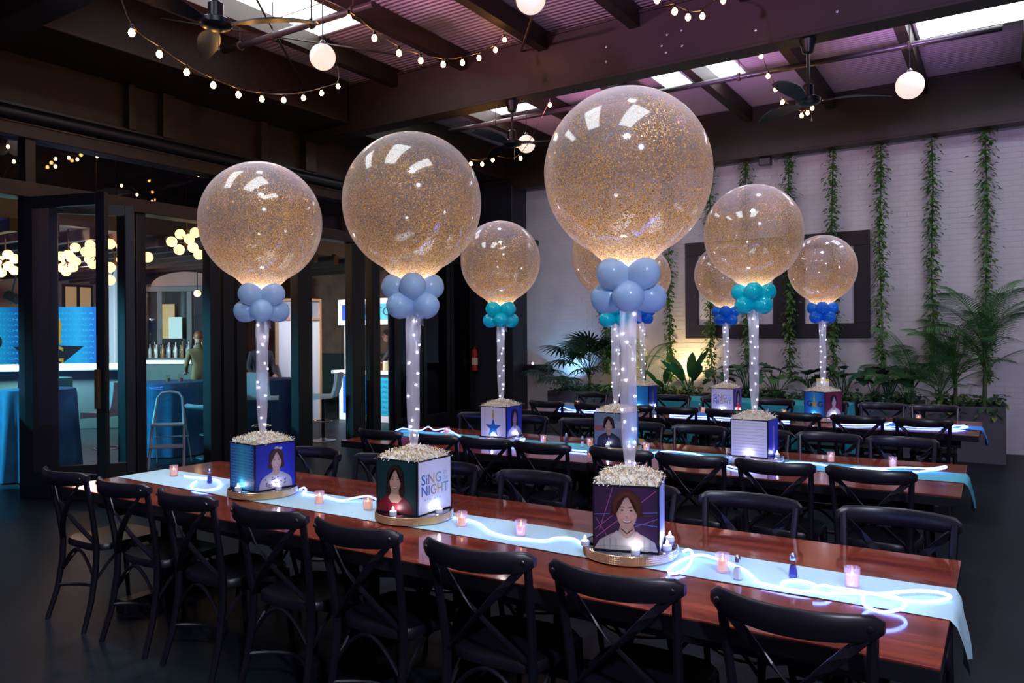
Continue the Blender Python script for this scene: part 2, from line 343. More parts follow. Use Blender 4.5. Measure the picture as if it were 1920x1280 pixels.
# ---- glass door wall on the left
ZD, ZT0, ZT1, ZF0, ZF1 = 3.14, 3.30, 3.76, 4.06, 4.62
wl = struct(MB().box(XL-.25, XL, -1, YW, ZF0, ZF1).build('wall_left', BROWN))
struct(MB().cbox(XL-.3, -7.62, -1, 7.6, ZF1, 5.2, .01).build('trim_%d' % tn, BROWN)); tn += 1
struct(MB().cbox(XL-.3, -7.9, 7.9, 12, ZF1, 5.2, .01).build('trim_%d' % tn, BROWN)); tn += 1
struct(MB().cbox(XL-.2, XL+.05, -1, YW, ZT1, 3.90, .008).build('trim_%d' % tn, BROWN)); tn += 1
struct(MB().cbox(XL-.2, XL+.06, -1, YW, ZD, ZT0, .008).build('trim_%d' % tn, BROWN)); tn += 1
struct(MB().tube([(XL+.07, -1, 3.98), (XL+.07, 12.2, 3.98)], .075, 12).build('trim_%d' % tn, FRAME, smooth=True)); tn += 1
struct(MB().cbox(XL-.02, XL+.10, -1, 12.2, ZF0-.005, ZF0+.03, .004).build('trim_%d' % tn, BLK)); tn += 1
for (px0, px1) in ((232, 245), (296, 318), (480, 492), (563, 583)):
    ya, yb = atX(px0, 300, XL).y, atX(px1, 300, XL).y
    MB().cbox(XL, XL+.12, ya, yb, ZF0+.02, ZF1-.01, .006).build('stiffener', BROWN, wl)
TG = glass('transom_glass', (0.30, 0.33, 0.46), 0.03)
for i, (ya, yb) in enumerate(((2.4, 3.9), (4.02, 6.2), (6.3, 8.5), (8.6, 10.8), (10.9, 12.3))):
    o = struct(MB().box(XL-.08, XL-.07, ya, yb, ZT0, ZT1).build('window_%d' % (i+10), TG))
    MB().cbox(XL-.14, XL+.02, yb, yb+.1, ZT0, ZT1, .006).build('mullion', BROWN, o)
dn = 1
def door(p, q, label_z=ZD, st=0.09, gl=CLEAR, kick=0.28, handle=False):
    """glazed door leaf from floor point p to q"""
    global dn
    p, q = Vector((p[0], p[1], 0)), Vector((q[0], q[1], 0)); wdt = (q-p).length
    e = struct(empty('door_%d' % dn, p, math.atan2((q-p).y, (q-p).x))); dn += 1; t = .028
    MB().cbox(0, st, -t, t, .01, label_z, .004).build('stile', FRAME, e)
    MB().cbox(wdt-st, wdt, -t, t, .01, label_z, .004).build('stile', FRAME, e)
    MB().cbox(st, wdt-st, -t, t, label_z-.12, label_z, .004).build('top_rail', FRAME, e)
    MB().cbox(st, wdt-st, -t, t, .01, kick, .004).build('bottom_rail', FRAME, e)
    MB().box(st, wdt-st, -.004, .004, kick, label_z-.12).build('glass_pane', gl, e)
    if handle: MB().cbox(wdt-st+.02, wdt-st+.07, -t-.05, -t-.01, .95, 1.35, .006).build('door_handle', mat('bronze_pull', (.12, .07, .03), .4, metal=.5), e)
    return e
ypx = lambda px: atX(px, 631, XL).y
A, B = atD(48, 370, 7.95), atD(199, 360, 7.69)
door((A.x, A.y), (B.x, B.y), handle=True, st=.11)
door((XL-.06, ypx(97)), (B.x-.55, B.y+.62), st=.09)
def pier(pa, pb, dx=.14):
    global dn
    o = struct(MB().cbox(XL-dx, XL+.03, ypx(pa), ypx(pb), 0, ZD, .01).build('door_%d' % dn, FRAME)); dn += 1; return o
for (a, b) in ((232, 250), (254, 272), (392, 412), (417, 437), (442, 460), (557, 583), (659, 683), (697, 711)): pier(a, b)
pier(46, 92)
for (a, b) in ((272, 392), (460, 557), (711, 752)):
    o = struct(MB().box(XL-.06, XL-.052, ypx(a), ypx(b), 0.05, ZD).build('window_%d' % (16+dn), CLEAR))
door((XL, ypx(742)), (XL, ypx(790)), gl=TG); door((XL, ypx(792)), (XL, ypx(842)), gl=TG); door((XL, ypx(844)), (XL, ypx(886)), gl=TG)
# dark return and column in the corner by the brick wall
struct(MB().cbox(XL-.2, -7.70, 11.9, 12.5, 0, 4.5, .02).build('wall_corner', mat('dark_corner_paint', (.016, .017, .026), .5)))
struct(MB().box(-9.0, -8.97, 9.9, 12.3, 0, 3.2).build('wall_dark_screen', mat('dark_screen_wall', (.03, .035, .05), .6)))

# ---- the bar room beyond the doors
XB, YB = -22.0, 14.2
PINK = mat('warm_plaster_wall', (0.30, 0.145, 0.125), .7, noise=((.36, .18, .15), 1.5, 3))
struct(MB().box(XB-.2, XB, 0, YB, 0, 5).build('wall_bar', PINK))
BRN = mat('brown_brick_wall', (.20, .10, .07), .7, noise=((.13, .065, .05), 3, 3))
wb = struct(MB().box(XB, -8.8, YB, YB+.2, 0, 5).build('wall_bar_end', BRN))
struct(MB().cbox(XB, -8.8, YB-.04, YB, 0, 1.25, .005).build('baseboard_bar_end', mat('dark_wainscot', (.02, .03, .03), .5)))
cb = struct(MB().box(-12.2, XL-.3, -1, YB, 4.7, 4.8).box(XB, -12.2, -1, YB, 3.42, 4.8).build('ceiling_bar', mat('dark_bar_ceiling', (.07, .065, .08), .6)))
for k in range(20):
    y = 2.4+k*.58
    MB().cbox(XB, -12.15, y, y+.12, 3.24, 3.43, .005).build('joist', BROWN, cb)

# ------------------------------------------------------------------ tables
rows = [(0, -1, 2.19, [-4.56, -3.95, -3.37, -2.77, -2.21, -1.62, -1.07, -.50]),
        (0, 1, 3.60, [-3.92, -3.33, -2.77, -2.17, -1.58, -1.01, -.39]),
        (1, -1, 4.60, [-4.30, -3.74, -3.25, -2.77, -2.15, -1.68, -1.16, -.63]),
        (1, 1, 6.14, [-4.35, -3.78, -3.22, -2.66, -2.12, -1.63, -1.13, -.63]),
        (2, -1, 7.62, [-4.50, -3.90, -3.42, -2.93, -2.38, -1.69, -1.16, -.63]),
        (2, 1, 9.13, [-4.62, -4.08, -3.50, -2.90, -2.27, -1.70, -1.12, -.62])]
LEGX = {t: [x+q*.198 for tt, s_, y_, xs in rows for x in xs for q in (-1, 1) if tt == t] for t in range(3)}
def make_table(x0, x1, y0, y1, rz, label):
    tid = 0 if y0 < 4 else (1 if y0 < 7 else 2)
    cx, cy = (x0+x1)/2, (y0+y1)/2; e = empty('dining_table', (cx, cy, 0), rz); tag(e, label, 'table', 'long wooden dining tables')
    hx, hy = (x1-x0)/2, (y1-y0)/2
    MB().cbox(-hx, hx, -hy, hy, .752, .76, .002).build('table_top', TABLE, e)
    MB().cbox(-hx+.001, hx-.001, -hy+.001, hy-.001, .70, .7525, .003).build('edge_band', BLK, e)
    MB().cbox(-hx+.14, hx-.14, -hy+.14, -hy+.17, .62, .70, .002).build('apron', BLK, e)
    MB().cbox(-hx+.14, hx-.14, hy-.17, hy-.14, .62, .70, .002).build('apron', BLK, e)
    tx = {}
    for s in (-1, 1):
        # trestle set in from the end, its foot running between the chair legs on both sides
        c_ = [s*(hx-.22-.01*k) for k in range(60)]; free = [q for q in c_ if all(abs(cx+q-l) > .085 for l in LEGX[tid])]
        x = min(free or c_, key=lambda q: abs(abs(q)-(hx-.36))); tx[s] = x
        MB().cbox(x-.05, x+.05, -hy+.12, hy-.12, .60, .70, .004).build('cross_beam', BLK, e)
        MB().cbox(x-.05, x+.05, -hy+.16, hy-.16, 0, .08, .008).build('foot', BLK, e)
        for q in (-1, 1):
            MB().cbox(x-.035, x+.035, q*.075-.03, q*.075+.03, .07, .61, .004).build('leg', BLK, e)
    MB().cbox(tx[-1], tx[1], -.04, .04, .18, .26, .004).build('stretcher', BLK, e)
    return e
TN = ['pale-blue-balloon', 'aqua-balloon', 'royal-blue-balloon']
make_table(-4.83, -2.475, 2.37, 3.46, -.018, 'red-brown wooden table with pale-blue balloons, half nearest the glass doors')
make_table(-2.465, -.15, 2.31, 3.455, 0, 'red-brown wooden table with pale-blue balloons, half with the hanging runner')
make_table(-4.87, -2.485, 4.75, 5.92, .012, 'red-brown wooden table with aqua balloons, half nearest the glass doors')
make_table(-2.475, -.215, 4.79, 5.97, .012, 'red-brown wooden table with aqua balloons, half with the hanging runner')
make_table(-4.97, -2.5, 7.80, 8.99, 0, 'red-brown wooden table with royal-blue balloons, half nearest the glass doors')
make_table(-2.49, -.20, 7.78, 8.99, 0, 'red-brown wooden table with royal-blue balloons, half with the hanging runner')

# runners
def runner(name, path_fn, y_mid, wdt, x0, x1, cols, label, drop=.33, slope=0):
    m = MB(); n = 60; k = 18; grid = []
    pts = []
    for i in range(n+1):
        x = x0+(x1-x0)*i/n; pts.append((x, .7625, 0))
    for j in range(1, 9):
        t = j/8; pts.append((x1+.012+.02*math.sin(t*2)+.01*t, .7625-drop*t, t))
    vs = []
    for i, (x, z, t) in enumerate(pts):
        for j in range(k+1):
            q = j/k-.5; wv = .003*math.sin(x*7+q*5)+.008*math.sin(x*2.3)
            zz = z+.0012*max(0, math.sin(x*23+q*9)) if t == 0 else z+.03*t*math.cos(q*3+.6)
            vs.append((x+(.012*t*math.sin(q*9) if t else 0), y_mid+slope*(x-(x0+x1)/2)+q*wdt*(1-.18*t)+wv+.03*t, zz))
    fs = []
    for i in range(len(pts)-1):
        for j in range(k): a = i*(k+1)+j; fs.append((a, a+1, a+k+2, a+k+1))
    m.add(vs, fs); o = m.build('table_runner', cols, smooth=True, ang=180); tag(o, label, 'table runner'); return o
pa, pb = atZ(1785, 1165, .76), atZ(1793, 1106, .76)
AQUA = mat('pale_aqua_runner', (.56, .84, .92), .8, bump=(300, .1)); AQ2 = mat('turquoise_runner', (.10, .50, .58), .8, bump=(300, .1)); BL2 = mat('blue_runner', (.04, .26, .70), .8, bump=(300, .1))
runner('r', None, 2.885, .34, -4.82, -.15, AQUA, 'pale aqua runner along the table with pale-blue balloons', drop=.21)
runner('r', None, 5.40, .36, -4.86, -.21, AQ2, 'turquoise runner along the table with aqua balloons', drop=.21, slope=.012)
runner('r', None, 8.36, .36, -4.96, -.195, BL2, 'bright blue runner along the table with royal-blue balloons', drop=.17)

# ------------------------------------------------------------------ chairs
def arc(a, b, bow, n=10):
    a, b, bow = Vector(a), Vector(b), Vector(bow); return [a.lerp(b, i/n)+bow*math.sin(PI*i/n) for i in range(n+1)]
def make_chair():
    e = empty('cross_back_chair')
    # seat: rounded square, slightly dished
    m = MB(); n = 28; ring = []
    for k in range(n):
        a = 2*PI*k/n; c, s = math.cos(a), math.sin(a); p = 4.5; rr = (abs(c)**p+abs(s)**p)**(-1/p)
        ring.append((rr*c*.21*(1+.05*s), rr*s*.205))
    lv = [(1.0, .432), (1.0, .462), (.97, .470), (.86, .468), (.4, .461)]
    vs = [(x*f, y*f, z) for f, z in lv for x, y in ring]; fs = [(i*n+k, i*n+(k+1) % n, (i+1)*n+(k+1) % n, (i+1)*n+k) for i in range(4) for k in range(n)]
    fs += [tuple(range(n-1, -1, -1)), tuple(range(4*n, 5*n))]
    m.add(vs, fs).build('seat', CHAIR, e, smooth=True, ang=50)
    for s in (-1, 1):
        MB().tube([(s*.185, .175, .44), (s*.19, .185, .25), (s*.2, .205, 0)], [.018, .016, .012], 8).build('leg', CHAIR, e, smooth=True)
        MB().tube([(s*.205, -.285, 0), (s*.195, -.235, .16), (s*.188, -.205, .34), (s*.188, -.20, .46), (s*.196, -.222, .62), (s*.206, -.258, .80), (s*.210, -.272, .875)], [.014, .016, .018, .018, .016, .016, .015], 8).build('leg', CHAIR, e, smooth=True)
    # curved top rail with rounded ends
    m = MB(); n = 18; vs = []; fs = []
    for i in range(n+1):
        t = i/n*2-1; x = .238*t; y = -.268-.088*(1-t*t); hh = .036*(1-max(0, (abs(t)-.86)/.14)**2*.55)*(1+.10*(1-t*t)); th = .013; zc = .868-.004*(1-t*t)
        for (dy, dz) in ((-th, -hh*.8), (-th, hh*.8), (-th*.4, hh), (th*.4, hh), (th, hh*.8), (th, -hh*.8), (th*.4, -hh), (-th*.4, -hh)): vs.append((x, y+dy, zc+dz))
    for i in range(n):
        for k in range(8): a, b = i*8+k, i*8+(k+1) % 8; fs.append((a, b, b+8, a+8))
    fs += [tuple(range(8)), tuple(range(n*8+7, n*8-1, -1))]
    rail = m.add(vs, fs).build('top_rail', CHAIR, e, smooth=True, ang=45)
    for s in (-1, 1):
        MB().lathe([(.0001, -.006), (.007, -.005), (.010, 0)], 8).build('bolt', BLK, rail, loc=(s*.208, -.303, .868)).rotation_euler = (-PI/2, 0, 0)
    for s in (-1, 1):
        MB().bar([Vector((s*.198, -.285, .842)).lerp(Vector((-s*.165, -.200, .472)), i/8)+Vector((0, -.012*s-.035*math.sin(PI*i/8), 0)) for i in range(9)], .030, .007, (s*.75, 0, .66)).build('cross_slat', CHAIR, e)
    L = [(-.19, .185), (.19, .185), (.19, -.21), (-.19, -.21)]
    for i in range(4):
        (x0, y0), (x1, y1) = L[i], L[(i+1) % 4]
        MB().tube(arc((x0, y0, .27), (x1, y1, .27), (0, 0, .155), 12), .009, 6).build('brace', CHAIR, e, smooth=True)
    MB().tube(arc((-.195, -.235, .19), (.195, -.235, .19), (0, .10, 0), 10), .010, 6).build('stretcher', CHAIR, e, smooth=True)
    return e
proto = make_chair(); used = False
def chair(x, yrail, side, label, group, jit=0):
    global used
    rz = (0 if side < 0 else PI)+jit
    yo = yrail+.32 if side < 0 else yrail-.32
    if not used: o = proto; o.location = (x, yo, 0); o.rotation_euler.z = rz; used = True
    else: o = dup(proto, (x, yo, 0), rz)
    tag(o, label, 'chair', group)
for t, s, y, xs in rows:
    for i, x in enumerate(xs):
        side = 'brick-wall side' if s > 0 else 'open-floor side'
        yy = y + (.012*(x+2.5) if t == 1 else (-.018*(x+2.2) if t == 0 and x < -2.3 else 0))
        chair(x, yy, s, 'black cross-back chair, %s from the glass doors, %s of the %s table' % (ORD[i], side, TN[t]), 'cross-back chairs at the %s table' % TN[t], R.uniform(-.05, .05))

# ------------------------------------------------------------------ printed panels
def ell(cx, cy, rx, ry, n=22, a0=0, a1=2*PI): return [(cx+rx*math.cos(a0+(a1-a0)*i/n), cy+ry*math.sin(a0+(a1-a0)*i/n)) for i in range(n if a1-a0 > 6.2 else n+1)]
def rect(x0, y0, x1, y1): return [(x0, y0), (x1, y0), (x1, y1), (x0, y1)]
def line(x0, y0, x1, y1, w_):
    d = Vector((x1-x0, y1-y0)).normalized(); nx, ny = -d.y*w_/2, d.x*w_/2
    return [(x0+nx, y0+ny), (x0-nx, y0-ny), (x1-nx, y1-ny), (x1+nx, y1+ny)]
def hgrad(cols, y0=0, y1=1, x0=0, x1=1, n=16):
    out = []
    def c(t):
        t = t*(len(cols)-1); i = min(int(t), len(cols)-2); f = t-i; return tuple(a*(1-f)+b*f for a, b in zip(cols[i], cols[i+1]))
    for i in range(n):
        a, b = i/n, (i+1)/n; out.append((rect(x0+(x1-x0)*a, y0, x0+(x1-x0)*b, y1), [c(a), c(b), c(b), c(a)]))
    return out
TXT = {}
def text_polys(s_, bold=0.0):
    key = (s_, bold)
    if key in TXT: return TXT[key]
    cu = bpy.data.curves.new('t', 'FONT'); cu.body = s_; cu.size = 1; cu.offset = bold; cu.resolution_u = 3
    o = bpy.data.objects.new('t', cu); COL.objects.link(o); dg = bpy.context.evaluated_depsgraph_get(); me = bpy.data.meshes.new_from_object(o.evaluated_get(dg))
    ps = [[tuple(me.vertices[i].co[:2]) for i in p.vertices] for p in me.polygons]
    bpy.data.objects.remove(o); bpy.data.meshes.remove(me); bpy.data.curves.remove(cu)
    xs = [p[0] for q in ps for p in q]; ys = [p[1] for q in ps for p in q]
    x0, x1, y0, y1 = min(xs), max(xs), min(ys), max(ys)
    TXT[key] = [[((x-x0)/(x1-x0), (y-y0)/(y1-y0)) for x, y in q] for q in ps]; return TXT[key]
def text(s_, x0, y0, x1, y1, col, bold=0.0):
    def C(p):
        if callable(col): return [col((x, y)) for x, y in p]
        return col
    out = []
    for q in text_polys(s_, bold):
        p = [(x0+x*(x1-x0), y0+y*(y1-y0)) for x, y in q]; out.append((p, C(q)))
    return [('L', out)]
def star(cx, cy, r, rot=PI/2, k=.40): return [(cx+r*(1 if i % 2 == 0 else k)*math.cos(rot+i*PI/5), cy+r*(1 if i % 2 == 0 else k)*math.sin(rot+i*PI/5)) for i in range(10)]
def panel_mesh(m, layers, org, U, V, Nn, step=.0005):
    """layers: polygons (or ('L', polygons) sharing one depth) in 0..1 face coordinates"""
    org, U, V, Nn = Vector(org), Vector(U), Vector(V), Vector(Nn).normalized(); d = 0
    for l in layers:
        d += step
        for pts, c in (l[1] if l[0] == 'L' else [l]):
            m.add([org+U*x+V*y+Nn*d for x, y in pts], [tuple(range(len(pts)))], 0, c)
def portrait(bg, hair, skin, top, long=1.0, lean=0.0, extra=(), cx=.5, cy=.55, s=1.0, deco=()):
    dk = tuple(c*.72 for c in skin); hd = tuple(c*.6 for c in hair); L = []
    L += [('L', hgrad([tuple(c*.8 for c in bg), bg, tuple(min(1, c*1.25) for c in bg), tuple(c*.75 for c in bg)]))]
    if extra: L.append(('L', list(extra)))
    X = lambda x: cx+(x)*s
    Yf = lambda y: cy+(y)*s
    P = lambda pts: [(min(1, max(0, X(x+lean*(y)))), min(1, max(0, Yf(y)))) for x, y in pts]
    def fan_(pts, c, k1=1.12, k0=.74, cen=None):
        q = P(pts); gx = sum(p[0] for p in q)/len(q); gy = sum(p[1] for p in q)/len(q)
        if cen: gx, gy = P([cen])[0]
        ci, co = tuple(min(1, v*k1) for v in c), tuple(v*k0 for v in c)
        return ('L', [([(gx, gy), q[i], q[(i+1) % len(q)]], [ci, co, co]) for i in range(len(q))])
    n_ = 26; hl = .30*long
    hb = []
    for i in range(n_):
        a_ = PI*1.0-PI*i/(n_-1); hb.append((.195*math.cos(a_), .09+.215*math.sin(a_)))
    hb += [(.205, -.02), (.225, -.12*long), (.215, -.22*long), (.17, -hl), (.10, -hl*.92), (-.10, -hl*.92), (-.17, -hl), (-.215, -.22*long), (-.225, -.12*long), (-.205, -.02)]
    L.append(fan_(hb, hair, 1.5, .8))
    sh = [(-.44, -.75), (-.42, -.46), (-.36, -.36), (-.24, -.29), (-.10, -.225), (.10, -.225), (.24, -.29), (.36, -.36), (.42, -.46), (.44, -.75)]
    L.append(fan_(sh, top, 1.1, .72))
    L.append(fan_([(-.105, -.225), (-.05, -.30), (0, -.325), (.05, -.30), (.105, -.225), (.07, -.08), (-.07, -.08)], dk, 1.15, .9))
    if deco: L.append(('L', [(P(p), c) for p, c in deco]))
    L.append(('L', [(P(ell(-.143, .02, .020, .040, 10)), dk), (P(ell(.143, .02, .020, .040, 10)), dk)]))
    face = [(.0, -.195), (.045, -.185), (.085, -.150), (.118, -.09), (.136, -.01), (.140, .07), (.128, .15), (.085, .21), (.03, .235), (-.03, .235), (-.085, .21), (-.128, .15), (-.140, .07), (-.136, -.01), (-.118, -.09), (-.085, -.150), (-.045, -.185)]
    L.append(fan_(face, skin, 1.16, .78, (0, .02)))
    ch = tuple(min(1, a*b) for a, b in zip(skin, (1.12, .92, .88)))
    L.append(('L', [(P(ell(-.078, -.04, .034, .026, 12)), ch), (P(ell(.078, -.04, .034, .026, 12)), ch), (P([(-.010, .05), (.010, .05), (.018, -.03), (-.018, -.03)]), tuple(min(1, v*1.1) for v in skin))]))
    eye = lambda c: [(c-.030, .040), (c-.016, .051), (c+.004, .054), (c+.020, .049), (c+.030, .039), (c+.014, .033), (c-.012, .033)]
    brow = lambda c, q: [(c-.038*q, .076), (c, .092), (c+.036*q, .084), (c+.036*q, .077), (c, .084)]
    L.append(('L', [(P(eye(-.060)), (.34, .27, .26)), (P(eye(.060)), (.34, .27, .26)), (P(brow(-.060, 1)), hd), (P(brow(.060, -1)), hd),
                    (P([(-.020, -.038), (-.009, -.046), (.009, -.046), (.020, -.038), (.012, -.031), (-.012, -.031)]), dk),
                    (P([(-.074, -.078), (-.040, -.090), (0, -.094), (.040, -.090), (.074, -.078), (.052, -.112), (.022, -.130), (-.022, -.130), (-.052, -.112)]), (.46, .13, .14))]))
    L.append(('L', [(P(ell(-.058, .043, .013, .010, 10)), (.03, .018, .015)), (P(ell(.058, .043, .013, .010, 10)), (.03, .018, .015)), (P([(-.058, -.086), (0, -.099), (.058, -.086), (.034, -.108), (0, -.114), (-.034, -.108)]), (.78, .74, .70))]))
    L.append(fan_([(-.142, -.02), (-.140, .08), (-.112, .155), (-.050, .195), (.015, .215), (.075, .175), (.120, .10), (.142, -.02), (.185, .02), (.190, .13), (.14, .245), (.05, .298), (-.05, .298), (-.14, .245), (-.190, .13), (-.185, .02)], hair, 1.5, .85, (0, .255)))
    return L
BLUES = [(.01, .06, .42), (.01, .22, .62), (.03, .45, .72), (.02, .30, .75), (.01, .08, .5)]
def blue_rows(n=14):
    L = [('L', hgrad(BLUES))]
    for i in range(n):
        y = .04+i*.93/n; L += text('GRETCHEN GALA' if i % 2 else 'GALA GRETCHEN', .03, y, .97, y+.035, (.25, .62, .85))
    return [L[0], ('L', [q for l in L[1:] for q in l[1]])]
def blend3(p):
    x = p[0]; a, b, c = (.02, .16, .55), (.10, .45, .72), (.62, .42, .12)
    t = abs(x-.6)/.6; return tuple(c[i]*(1-min(1, t*1.6))+(a if x < .5 else b)[i]*min(1, t*1.6) for i in range(3))
def sing_night(sc=1.0, bg=(.80, .80, .90)):
    L = [('L', hgrad([bg, tuple(min(1, c*1.06) for c in bg), bg]))]
    T = text('SiNG', .09, .55, .70, .75, blend3, .01)[0][1]+text('in', .76, .68, .86, .78, (.25, .55, .8))[0][1]+text('the', .74, .57, .90, .66, (.3, .6, .8))[0][1]+text('NIGHT', .09, .33, .92, .53, blend3, .01)[0][1]+[(ell(.20+.075*k, .255+.012*(k % 2), .026, .020, 8), (.3, .62, .82)) for k in range(7) if k != 3]
    return L+[('L', T)]
LAS = [(line(.02, .18, .98, .96, .012), (.42, .10, .30)), (line(.08, .30, .30, 1, .010), (.45, .12, .32)), (line(.0, .55, 1, .62, .010), (.12, .18, .55)), (line(.0, .30, .60, .80, .008), (.35, .10, .40)), (line(.45, .30, 1, .52, .01), (.30, .14, .45)), (line(.5, .45, 1, .40, .012), (.12, .2, .6)), (line(.3, 0.05, .02, .5, .01), (.3, .08, .3))]
PLAID = [([(x-.007, -.6), (x+.007, -.6), (x+.007, -.33), (x-.007, -.33)], (.30, .33, .38)) for x in (-.3, -.22, -.14, .14, .22, .3)]+[(rect(-.36, y-.006, .36, y+.006), (.34, .34, .36)) for y in (-.43, -.52)]+[([(-.13, -.225), (-.21, -.30), (-.06, -.36)], (.52, .47, .46)), ([(.13, -.225), (.21, -.30), (.06, -.36)], (.62, .42, .40)), (line(-.075, -.20, 0, -.262, .014), (.05, .03, .03)), (line(.075, -.20, 0, -.262, .014), (.05, .03, .03))]
SPOT = [(ell(R.uniform(-.28, .28), R.uniform(-.58, -.36), .022, .016, 8), (.07, .06, .12)) for _ in range(26)]
BOW = [(ell(.0, .315, .06, .035, 10), (.55, .52, .62)), (ell(.11, .30, .05, .03, 10), (.6, .57, .66))]
skinA = (.62, .38, .30)
PF = {
 0: (blue_rows(), portrait((.02, .03, .42), (.06, .028, .018), (.66, .42, .36), (.50, .46, .55), .55, .02, cx=.51, cy=.60, s=.98, deco=SPOT+BOW)),
 1: (portrait((.004, .045, .055), (.022, .010, .008), skinA, (.22, .012, .03), 1.0, .05, cx=.48, cy=.60, s=1.08, deco=[([(-.16, -.30), (-.08, -.38), (.08, -.38), (.16, -.30), (.10, -.225), (-.10, -.225)], skinA)]), sing_night()),
 2: (portrait((.05, .018, .065), (.085, .022, .014), (.66, .40, .33), (.55, .50, .48), .12, 0, extra=LAS, cx=.52, cy=.585, s=1.22, deco=PLAID), [('L', hgrad([(.40, .48, .85), (.7, .72, .9), (.35, .45, .85)]))]),
 3: ([('L', hgrad([(.80, .72, .82), (.85, .82, .88), (.8, .74, .84)])), (star(.5, .30, .33, PI/2), (.01, .13, .45)), (ell(.5, .72, .045, .13, 14), (.62, .45, .10)), (ell(.5, .88, .035, .035, 12), (.62, .45, .10))], portrait((.03, .06, .50), (.025, .012, .02), (.5, .32, .36), (.55, .52, .72), .9, 0, cx=.5, cy=.60, s=1.1)),
 4: (portrait((.16, .22, .34), (.02, .014, .018), (.42, .27, .24), (.015, .02, .06), .3, 0, cx=.5, cy=.62, s=.95, extra=[(rect(0, .45, .35, .62), (.24, .10, .14)), (rect(.62, .55, 1, .78), (.30, .34, .45))], deco=[([(-.02, -.44), (.02, -.44), (0, -.36)], (.6, .6, .65))]), [('L', hgrad([(.04, .25, .75), (.08, .5, .9), (.02, .2, .7)]))]),
 5: ([('L', hgrad([(.74, .72, .84), (.82, .8, .9), (.76, .74, .86)])), ('L', [(rect(.05, .08+i*.085, .95, .092+i*.085), (.44, .44, .58)) for i in range(11)])], [('L', hgrad([(.04, .05, .45), (.06, .08, .6), (.03, .04, .4)])), ('L', [(ell(.5, .72, .09, .12, 14), (.4, .28, .4)), (rect(.42, .15, .58, .62), (.30, .22, .5))])]),
 6: ([('L', hgrad([(.02, .18, .62), (.03, .42, .9), (.01, .22, .75)]))], [('L', hgrad([(.03, .04, .30), (.04, .06, .4)])), (rect(.46, .08, .54, .8), (.05, .45, .25))]),
 7: (sing_night(), portrait((.18, .10, .45), (.02, .012, .016), (.45, .28, .30), (.45, .03, .05), .9, 0, cx=.5, cy=.6, s=1.1)),
 8: ([('L', hgrad(BLUES)), (star(.5, .52, .20), (.65, .42, .06)), ('L', text('G', .12, .40, .38, .64, (.02, .03, .06), .02)[0][1]+text('G', .66, .40, .92, .64, (.02, .03, .06), .02)[0][1]), ([(.46, .66), (.54, .66), (.50, .92)], (.75, .7, .45))], portrait((.20, .012, .04), (.03, .016, .02), (.6, .42, .45), (.62, .55, .62), .5, 0, cx=.5, cy=.6, s=1.0)),
}
# ------------------------------------------------------------------ centrepieces
CUBE = .26
def shred_mesh(sd):
    r = random.Random(sd); m = MB()
    for _ in range(620):
        a, b = r.uniform(-1, 1), r.uniform(-1, 1); x, y = a*CUBE*.5, b*CUBE*.5
        hgt = .045*(1-max(abs(a), abs(b))**2)+r.uniform(-.008, .012)
        an = r.uniform(0, 2*PI); L_ = r.uniform(.018, .045); wd = r.uniform(.003, .0055); dx, dy = math.cos(an), math.sin(an); z = hgt
        vs = []; n = 3; lift = r.uniform(-.010, .012)
        for i in range(n+1):
            t = i/n-.5; q = Vector((x+dx*t*L_, y+dy*t*L_, z+lift*t+.0035*(1 if i % 2 else -1))); vs += [q+Vector((-dy, dx, r.uniform(-.3, .3)))*wd/2, q-Vector((-dy, dx, 0))*wd/2]
        m.add(vs, [(2*i, 2*i+1, 2*i+3, 2*i+2) for i in range(n)], 0 if r.random() > .22 else 1)
    # filling under the loose strips
    n = 10; vs = [((i/n-.5)*CUBE*.97, (j/n-.5)*CUBE*.97, .040*(1-max(abs(i/n*2-1), abs(j/n*2-1))**2)-.004) for i in range(n+1) for j in range(n+1)]
    m.add(vs, [(i*(n+1)+j, (i+1)*(n+1)+j, (i+1)*(n+1)+j+1, i*(n+1)+j+1) for i in range(n) for j in range(n)], 0)
    return m
SHR = [mat('cream_crinkle_paper', (.92, .86, .76), .7), mat('gold_crinkle_paper', (.72, .50, .16), .4, metal=.2)]
# meshes shared by the nine balloon stands
bprof = [(.0001, .34)]
for i in range(1, 25):
    th = PI*.86*i/24; bprof.append((.34*math.sin(th), .34*math.cos(th)*(1 if th < PI/2 else 1.04)))
bprof += [(.105, -.358), (.070, -.378), (.040, -.40), (.022, -.425), (.018, -.45)]
balloon_me = None; collar_me = None; tube_me = None
cprof = [(a_*.80, b_*.80) for a_, b_ in [(.0001, .088), (.03, .084), (.058, .066), (.074, .038), (.080, .004), (.077, -.028), (.064, -.056), (.044, -.076), (.022, -.09), (.008, -.097), (.0001, -.098)]]
CCOL = [mat('pale_blue_balloon', (.50, .74, 1.0), .28, coat=.3), mat('aqua_balloon', (.0, .74, .86), .16, coat=.5), mat('royal_blue_balloon', (.01, .28, 1.0), .16, coat=.5)]
def add_translucency(m, col, f):
    nt = m.node_tree; b = nt.nodes['Principled BSDF']; out = nt.nodes['Material Output']; t = nt.nodes.new('ShaderNodeBsdfTranslucent'); t.inputs[0].default_value = (*col, 1)
    mx = nt.nodes.new('ShaderNodeMixShader'); mx.inputs[0].default_value = f; nt.links.new(b.outputs[0], mx.inputs[1]); nt.links.new(t.outputs[0], mx.inputs[2]); nt.links.new(mx.outputs[0], out.inputs[0])
add_translucency(CCOL[0], (.75, .88, 1), .34); add_translucency(CCOL[1], (.1, .8, .95), .32); add_translucency(CCOL[2], (.05, .4, 1), .32)
boardm = None; trimm = None; bulbm = None
CW = ['pale-blue', 'aqua', 'royal-blue']
